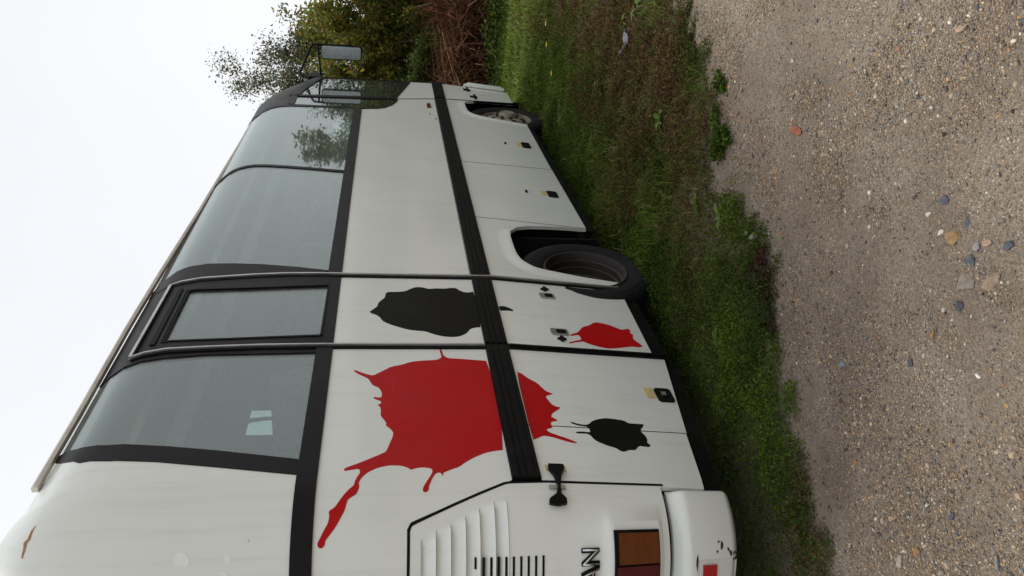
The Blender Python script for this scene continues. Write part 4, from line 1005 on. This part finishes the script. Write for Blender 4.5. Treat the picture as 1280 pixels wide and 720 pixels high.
# grass blades
def grass(n,x0,x1,wid,hs,dens_fn):
    x=x0+RNG.random(n)*(x1-x0); e=edge(x); y=e-.05+RNG.random(n)*np.minimum(1.5+.45*np.clip(x-3.2,0,9),3.6)
    k=RNG.random(n)<dens_fn(x,y)*np.clip((verge(x,y)-.3)*1.5,0,1)*np.clip((np.interp(x,[3.2,4.6],[.45,1.0])-y)/.5,.2,1)  # blades thinned beside the coach too, dark soil adding to its shadow
    x,y=x[k],y[k]; n=len(x); cl=fbm(x,y,3.5,61)
    h=hs*(.35+.9*RNG.random(n))*(.35+1.2*cl); zb=zone_brown(x,y)
    g=mixby(np.clip((fbm(x,y,2,71)-.35)*2.5,0,1),vary(pick(GREEN,[1,1,1,.5,1],n)),vary(pick(GREEN,[.3,1,.2,1.2,.5],n)))
    isb=RNG.random(n)<zb*.8; iss=RNG.random(n)<.05+.16*zb
    col=np.where(isb[:,None],vary(pick(BROWN,[.6,1,.5,1,.5],n)),g); col=np.where(iss[:,None],vary(pick(STRAW,[1,1,.6],n)),col)
    h=h*np.where(isb,.7,1); w=wid*(.6+.8*RNG.random(n))
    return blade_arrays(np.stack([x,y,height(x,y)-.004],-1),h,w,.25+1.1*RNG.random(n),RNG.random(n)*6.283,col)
def dn(x,y): return np.clip((x-2.9)/1.5,.16,1)*np.clip((fbm(x,y,2.4,81)-.28)*3,.1,1)
def df2(x,y): return np.clip((fbm(x,y,1.6,83)-.22)*3,.25,1)*(1-.65*zone_brown(x,y))*np.clip((x-4.0)/3.2,.35,1)
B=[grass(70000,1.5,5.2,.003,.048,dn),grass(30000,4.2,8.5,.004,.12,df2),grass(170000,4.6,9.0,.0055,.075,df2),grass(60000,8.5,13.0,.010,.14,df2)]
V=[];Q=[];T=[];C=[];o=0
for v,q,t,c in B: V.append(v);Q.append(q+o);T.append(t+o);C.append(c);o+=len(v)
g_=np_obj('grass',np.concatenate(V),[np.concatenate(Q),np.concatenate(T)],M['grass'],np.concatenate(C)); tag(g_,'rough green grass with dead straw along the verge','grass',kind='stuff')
# wider field grass away from the picture (coarse tufts)
def clump(name,x,y,r,h,n,pal,wts,label,leafsize=.02,stalks=0,cat='plant',group=None):
    k_=max(4,n//45); cx=np.clip(RNG.normal(size=k_),-1.7,1.7)*r*.42; cy=np.clip(RNG.normal(size=k_),-1.7,1.7)*r*.34; q_=RNG.integers(0,k_,n); px=cx[q_]+RNG.normal(size=n)*r*.13; py=cy[q_]+RNG.normal(size=n)*r*.13
    hk=h*(.35+.65*RNG.random(k_))*np.exp(-(cx**2+cy**2)/(1.6*r*r)); z=hk[q_]*RNG.random(n)**.8
    V1,F1,C1=leaf_arrays(np.stack([px,py,z],-1),leafsize*(.6+.8*RNG.random(n)),vary(pick(pal,wts,n)),up=.35)
    o=np_obj(name,V1,[F1],M['grass'],C1); o.location=(x,y,float(height(np.array([x]),np.array([y]))[0])); tag(o,label,cat,group)
    if stalks:
        bm=bmesh.new()
        for k in range(stalks):
            t=random.random()*6.28; q=r*.5*random.random(); l=random.random()*.6
            p0=Vector((q*math.cos(t),q*math.sin(t)*.7,-.01)); add_tube(bm,[p0,p0+Vector((l*.3*h*math.cos(t*3),l*.3*h*math.sin(t*3),h*.5)),p0+Vector((l*h*math.cos(t*3),l*h*math.sin(t*3),h*.95))],[.002,.0015,.001],4)
        s=bm_obj('stem',bm,M['bark'],o)
    return o
clump('dock_plant',3.80,-1.06,.16,.09,900,DARKG+GREEN[:2],[1,1,1,1,.6,.4],'bushy dark green weed growing out over the gravel edge',.024,8)
clump('dock_plant',3.92,-1.29,.10,.06,350,DARKG+GREEN[:2],[1,1,1,1,.8,.8],'smaller green weed tuft beyond the bushy one on bare gravel',.02,6)
clump('withered_weed',3.02,-.64,.16,.07,900,[(.055,.028,.02),(.08,.042,.025),(.10,.06,.03)],[1,1,.6],'withered red brown weed sprawling onto the sandy gravel',.016,14)
clump('withered_weed',2.90,-.48,.11,.05,420,[(.06,.03,.02),(.08,.045,.028),(.05,.05,.02)],[1,1,.6],'smaller withered brown weed nearer the rear of the coach',.015,1)
clump('dandelion',9.35,-.62,.06,.10,60,GREEN,[1,1,1,1,1],'low green rosette in the long grass near the front wheel',.04,3)

# broad leaved rosettes among the grass
def rosette(x,y,r,n,seed):
    rs=random.Random(seed); bm=bmesh.new()
    for k in range(n):
        a=k*2.4+rs.uniform(-.3,.3); l=r*rs.uniform(.6,1.1); wd_=l*rs.uniform(.16,.24); lift=rs.uniform(.25,.7)
        d=Vector((math.cos(a),math.sin(a),0)); sd=Vector((-d.y,d.x,0)); L=[];Rr_=[];Mi=[]
        for j in range(5):
            t=j/4; wj=wd_*(.25,.8,1,.7,.05)[j]; c=d*l*t+Vector((0,0,l*(lift*t-.55*lift*t*t*1.3)+.012))
            L.append(bm.verts.new(c+sd*wj+Vector((0,0,wj*.35)))); Mi.append(bm.verts.new(c)); Rr_.append(bm.verts.new(c-sd*wj+Vector((0,0,wj*.35))))
        for j in range(4):
            bm.faces.new((L[j],Mi[j],Mi[j+1],L[j+1])); bm.faces.new((Mi[j],Rr_[j],Rr_[j+1],Mi[j+1]))
    o=bm_obj('broadleaf_weed',bm,M['broad'],None,60); o.location=(x,y,float(height(np.array([x]),np.array([y]))[0]))
    return tag(o,'broad leaved green weed rosette in the rough verge grass','weed','broad leaved weeds in the verge')
M['broad']=simple('broad_leaf',(.075,.13,.018),.5,spec=.2,var=.4,scale=25,dirt=(.16,.14,.03),dirt_amt=.5)
rsw=random.Random(5); cnt=0
while cnt<30:
    x=rsw.uniform(2.6,10.5); y=float(edge(x))+rsw.uniform(.12,1.2+.15*x)
    if y>.0 or verge(np.array([x]),np.array([y]))[0]<.8: continue
    rosette(x,y,rsw.uniform(.05,.10)*(1 if x<6 else 1.5),rsw.randint(6,10),cnt); cnt+=1
M['petal']=simple('yellow_petals',(.75,.50,.02),.6,var=.15,scale=80)
for (x,y) in ((8.30,-.90),(8.15,-.72),(7.75,-.52)):
    bm=bmesh.new()
    for k in range(16):
        a=k*math.pi/8; d=Vector((math.cos(a),math.sin(a),0)); s_=Vector((-d.y,d.x,0))
        bm.faces.new([bm.verts.new(d*.004),bm.verts.new(d*.022+s_*.005+Vector((0,0,.004))),bm.verts.new(d*.026+Vector((0,0,.005))),bm.verts.new(d*.022-s_*.005+Vector((0,0,.004)))])
    o=bm_obj('dandelion_flower',bm,M['petal'],None); o.location=(x,y,.115)
    tag(o,'yellow dandelion flower in the green grass beside the front wheel','flower','yellow dandelion flowers in the grass')
    bm=bmesh.new(); add_tube(bm,[(0,0,-.115),(.006,.004,-.05),(0,0,0)],.002,5); bm_obj('stem',bm,M['broad'],o)
# ------------------------------------------------------------------ trees and hedge
def grow(name,x,y,h,spread,nleaf,pal,wts,label,seed,leaf=.05,stems=3,start=.2,up=.9,levels=3,cat='tree',group=None,droop=0,twig=0,lean=(0,0),r0=.035):
    rs=random.Random(seed)
    root=bpy.data.objects.new(name,None); COL.objects.link(root); root.location=(x,y,0); tag(root,label,cat,group)
    bm=bmesh.new(); tips=[]
    def branch(p,d,l,r,lv):
        pts=[p]; dd=d.copy(); nseg=4
        for k in range(nseg):
            dd=(dd+Vector((rs.gauss(0,.17),rs.gauss(0,.17),rs.gauss(.06*up,.10)))).normalized()
            pts.append(pts[-1]+dd*l/nseg)
        add_tube(bm,pts,[r*(1-.17*k) for k in range(nseg+1)],5 if lv<2 else 4)
        for k,q in enumerate(pts[1:]):
            if lv>=1 or k>=2: tips.append((q,lv))
        if lv<levels:
            for k in range(3 if lv<2 else 3):
                i=rs.randint(1,nseg); b=pts[i]
                az=rs.random()*6.283; tilt=rs.uniform(.35,.95)
                side=Vector((math.cos(az),math.sin(az),0)); nd=(dd*math.cos(tilt)+side*math.sin(tilt)*spread+Vector((0,0,.15*up))).normalized()
                branch(b,nd,l*rs.uniform(.5,.75),r*.5,lv+1)
    for s in range(stems):
        az=rs.random()*6.283; t=rs.uniform(.05,.35)*spread
        d=Vector((math.cos(az)*t+lean[0],math.sin(az)*t+lean[1],1)).normalized()
        branch(Vector((rs.uniform(-.15,.15),rs.uniform(-.15,.15),-.05)),d,h*rs.uniform(.42,.6),r0*rs.uniform(.7,1.1),0)
    bm_obj('trunk',bm,M['bark'],root)
    tp=np.array([(q.x,q.y,q.z) for q,lv in tips if q.z>start*h]); n=nleaf
    if len(tp)==0: tp=np.array([(0,0,h*.7)])
    c=tp[RNG.integers(0,len(tp),n)]+RNG.normal(size=(n,3))*(.04+.01*h)
    c=c[c[:,2]>.05]; n=len(c)
    dark=fbm(c[:,0]*1.0+c[:,2]*.7+x,c[:,1]+y+c[:,2]*.5,2.6,seed%50)
    col=vary(pick(pal,wts,n),.3)*(.65+.7*dark)[:,None]
    V1,F1,C1=leaf_arrays(c,leaf*(.55+.9*RNG.random(n)),col,up=.25)
    np_obj('crown',V1,[F1],M['leaf'],C1,parent=root)
    return root
OLIVE=[(.15,.17,.035),(.115,.15,.03),(.20,.18,.03),(.085,.11,.026),(.30,.22,.025),(.17,.12,.03)]
HEDG=[(.05,.085,.02),(.07,.11,.028),(.09,.125,.03),(.04,.06,.018),(.13,.125,.035)]
GREYG=[(.10,.125,.055),(.08,.10,.045),(.12,.13,.065),(.07,.07,.04),(.15,.11,.045)]
# visible beyond the nose of the coach
grow('willow_tree',14.6,1.35,3.5,.62,30000,GREYG,[1,1,1,1,.5],'thin leaved tree with upright twigs showing above the cab roof',3,.048,7,.28,1.6,4,r0=.04)
grow('hawthorn_tree',14.0,.35,3.4,1.0,36000,OLIVE,[1,1,1,.8,.5,.6],'olive and yellow autumn hedge tree right behind the outside mirror',8,.064,6,.22,1.1,3)
grow('hawthorn_tree',14.6,-.75,3.3,1.0,36000,OLIVE,[1,1,.7,1,.4,.5],'dense olive brown hedge tree at the top edge of the photo',12,.064,6,.22,1.1,3)
grow('bramble_bush',13.2,.30,1.75,1.2,15000,HEDG,[1,1,1,.6,.5],'green bramble bush below the yellow hedge tree, nearer the coach',21,.06,7,.40,.3,2,cat='bush',r0=.014)
grow('bramble_bush',13.4,-.55,1.75,1.2,15000,HEDG,[1,1,.6,1,.4],'dark green bramble bush at the top photo edge above dead stalks',22,.06,7,.40,.3,2,cat='bush',r0=.014)
# hedge carries on behind the coach and to the right of the frame (seen in gaps, and mirrored in the windows)
k=0
for (x,y,h,pal,lab,nl) in [
 (15.4,3.3,3.7,OLIVE,'olive hedge tree hidden behind the coach roof, first in the row',9000),
 (15.4,4.8,4.2,GREYG,'grey green hedge tree behind the coach, second in the row',7000),
 (15.2,6.6,3.9,OLIVE,'olive hedge tree far behind the coach, third in the row',7000),
 (15.6,-2.15,3.3,HEDG,'dark green hedge tree reflected in the front side window',9000),
 (16.2,-3.1,2.7,HEDG,'thin dark green hedge tree at the far end of the hedge',1500)]:
    k+=1; grow('hedge_tree',x,y,h,.9,nl,pal,[1]*len(pal),lab,40+k,.058,6,.2,1.1,3)
# dead brown bracken and stalks at the hedge foot
n=15000
x=12.1+RNG.random(n)*1.5; y=-3.2+RNG.random(n)*7.5
hh=np.minimum(.35+.95*RNG.random(n)**.7,1.3)*(.55+.8*fbm(x,y,1.2,91))
colb=vary(pick([(.13,.052,.028),(.17,.075,.038),(.085,.036,.022),(.21,.115,.055),(.27,.18,.10)],[1.2,1,1,.5,.2],n),.4)
v1,q1,t1,c1=blade_arrays(np.stack([x,y,np.zeros(n)-.02],-1),hh*1.25,.007+.010*RNG.random(n),.2+1.3*RNG.random(n)**1.3,RNG.random(n)*6.283,colb)
m=42000
xl=12.0+RNG.random(m)*1.7; yl=-3.2+RNG.random(m)*7.5; zl=RNG.random(m)**.9*(.60+.75*fbm(xl,yl,1.2,91))
v2,f2,c2=leaf_arrays(np.stack([xl,yl,zl],-1),.03+.05*RNG.random(m),vary(pick([(.12,.05,.027),(.16,.07,.035),(.08,.034,.02),(.20,.10,.05)],[1,1,1,.4],m),.45),up=.1,aspect=.42)
br=np_obj('dead_bracken',np.concatenate([v1,v2]),[q1,np.concatenate([t1,f2+len(v1)])],M['dry'],np.concatenate([c1,c2])); tag(br,'tangle of dead red brown bracken stalks at the foot of the hedge','bracken',kind='stuff')
# arching pale stalks among it
bm=bmesh.new()
for k in range(260):
    x0=11.8+random.random()*.9; y0=-2.2+random.random()*4.2; hh=.35+random.random()*.75; az=random.random()*6.283; l=.25+random.random()*.6
    d=Vector((math.cos(az),math.sin(az),0))
    add_tube(bm,[Vector((x0,y0,0)),Vector((x0,y0,hh*.6))+d*l*.2,Vector((x0,y0,hh))+d*l*.55,Vector((x0,y0,hh*.8))+d*l],[.005,.004,.003,.0015],4)
dsx=bm_obj('dead_stalks',bm,simple('pale_stalk',(.21,.12,.07),.8,var=.4,scale=20)); tag(dsx,'pale arching bramble stalks tangled in front of the dead bracken','stalks',kind='stuff')
# nettles and rank grass at the foot
m=9000
xl=11.2+RNG.random(m)*1.1; yl=-3.5+RNG.random(m)*6.; zl=RNG.random(m)*.34*(.3+1.2*fbm(xl,yl,1.8,95))
v2,f2,c2=leaf_arrays(np.stack([xl,yl,zl],-1),.03+.05*RNG.random(m),vary(pick(HEDG+GREEN[:2],[1,1,.6,1,.2,.8,.8],m),.35),up=.3,aspect=.4)
nt_=np_obj('nettles',v2,[f2],M['grass'],c2); tag(nt_,'rank green nettles between the grass and the dead bracken','nettles',kind='stuff')
# distant tree line on the camera's side of the track, seen only as a reflection
m=7000
ang=R(-125)+RNG.random(m)*R(150); rad=60+RNG.random(m)*8
xl=3+rad*np.cos(ang); yl=rad*np.sin(ang); hmax=1.6+2.2*fbm(xl,yl,.05,99)+.9*fbm(xl,yl,.2,98); zl=RNG.random(m)*hmax
v2,f2,c2=leaf_arrays(np.stack([xl,yl,zl],-1),1.3+1.2*RNG.random(m),vary(pick(HEDG,[1,1,1,1,.5],m),.3),up=.1,aspect=.8)
dt=np_obj('far_tree_line',v2,[f2],M['leaf'],c2); tag(dt,'far dark line of trees across the field','trees',kind='stuff')

# ------------------------------------------------------------------ sky and light
wd=bpy.data.worlds.new('World'); sc.world=wd; wd.use_nodes=True
nt=wd.node_tree
for q in list(nt.nodes): nt.nodes.remove(q)
SUN_EL,SUN_AZ=R(60),R(20)       # azimuth: compass-like, measured from +Y towards +X
sky=N(nt,'ShaderNodeTexSky',sky_type='NISHITA',sun_disc=False); sky.sun_elevation=SUN_EL; sky.sun_rotation=SUN_AZ
hs=N(nt,'ShaderNodeHueSaturation'); hs.inputs['Saturation'].default_value=.12; nt.links.new(sky.outputs[0],hs.inputs['Color'])
tcw=N(nt,'ShaderNodeTexCoord'); cz=N(nt,'ShaderNodeTexNoise',i_Scale=1.6,i_Detail=4.0); nt.links.new(tcw.outputs['Generated'],cz.inputs['Vector'])
cr=ramp(nt,[(.25,(6.1,6.25,6.5)),(.75,(6.95,7.05,7.3))]); nt.links.new(cz.outputs['Fac'],cr.inputs['Fac'])
ov=mixc(nt,.85,hs.outputs[0],cr.outputs['Color'])
bg=N(nt,'ShaderNodeBackground',i_Strength=.1); nt.links.new(ov,bg.inputs[0])
wo=N(nt,'ShaderNodeOutputWorld'); nt.links.new(bg.outputs[0],wo.inputs[0])
sl=bpy.data.lights.new('sun','SUN'); sl.energy=2.7; sl.angle=R(30); sl.color=(1,.97,.92)
so=bpy.data.objects.new('sun',sl); COL.objects.link(so)
dirv=Vector((math.sin(SUN_AZ)*math.cos(SUN_EL),math.cos(SUN_AZ)*math.cos(SUN_EL),math.sin(SUN_EL)))
so.rotation_euler=dirv.to_track_quat('Z','Y').to_euler(); so.location=(0,0,30)

# ------------------------------------------------------------------ camera (held upright on its side: rolled a quarter turn)
cam=bpy.data.cameras.new('camera'); co=bpy.data.objects.new('camera',cam); COL.objects.link(co)
right=Vector((0.45227158669569234,-0.8917523634083762,0.015104112795398231)); down=Vector((-0.13488801708468018,-0.0851321,-0.98719691)); fwd=Vector((0.881621026697256,0.4444437511820986,-0.1587895378180216))
Xc,Yc,Zc=down,right,-fwd
co.matrix_world=Matrix(((Xc.x,Yc.x,Zc.x,0),(Xc.y,Yc.y,Zc.y,-2.08196032),(Xc.z,Yc.z,Zc.z,1.70),(0,0,0,1)))
cam.sensor_width=36; cam.sensor_fit='HORIZONTAL'; cam.lens=36*1000/1280; cam.clip_end=1500; cam.clip_start=.05
sc.camera=co
sc.view_settings.view_transform='Standard'; sc.view_settings.look='None'; sc.view_settings.gamma=1; sc.view_settings.exposure=.55
sc.view_settings.use_curve_mapping=False
sc.cycles.max_bounces=8; sc.cycles.transparent_max_bounces=16; sc.cycles.caustics_reflective=False; sc.cycles.caustics_refractive=False
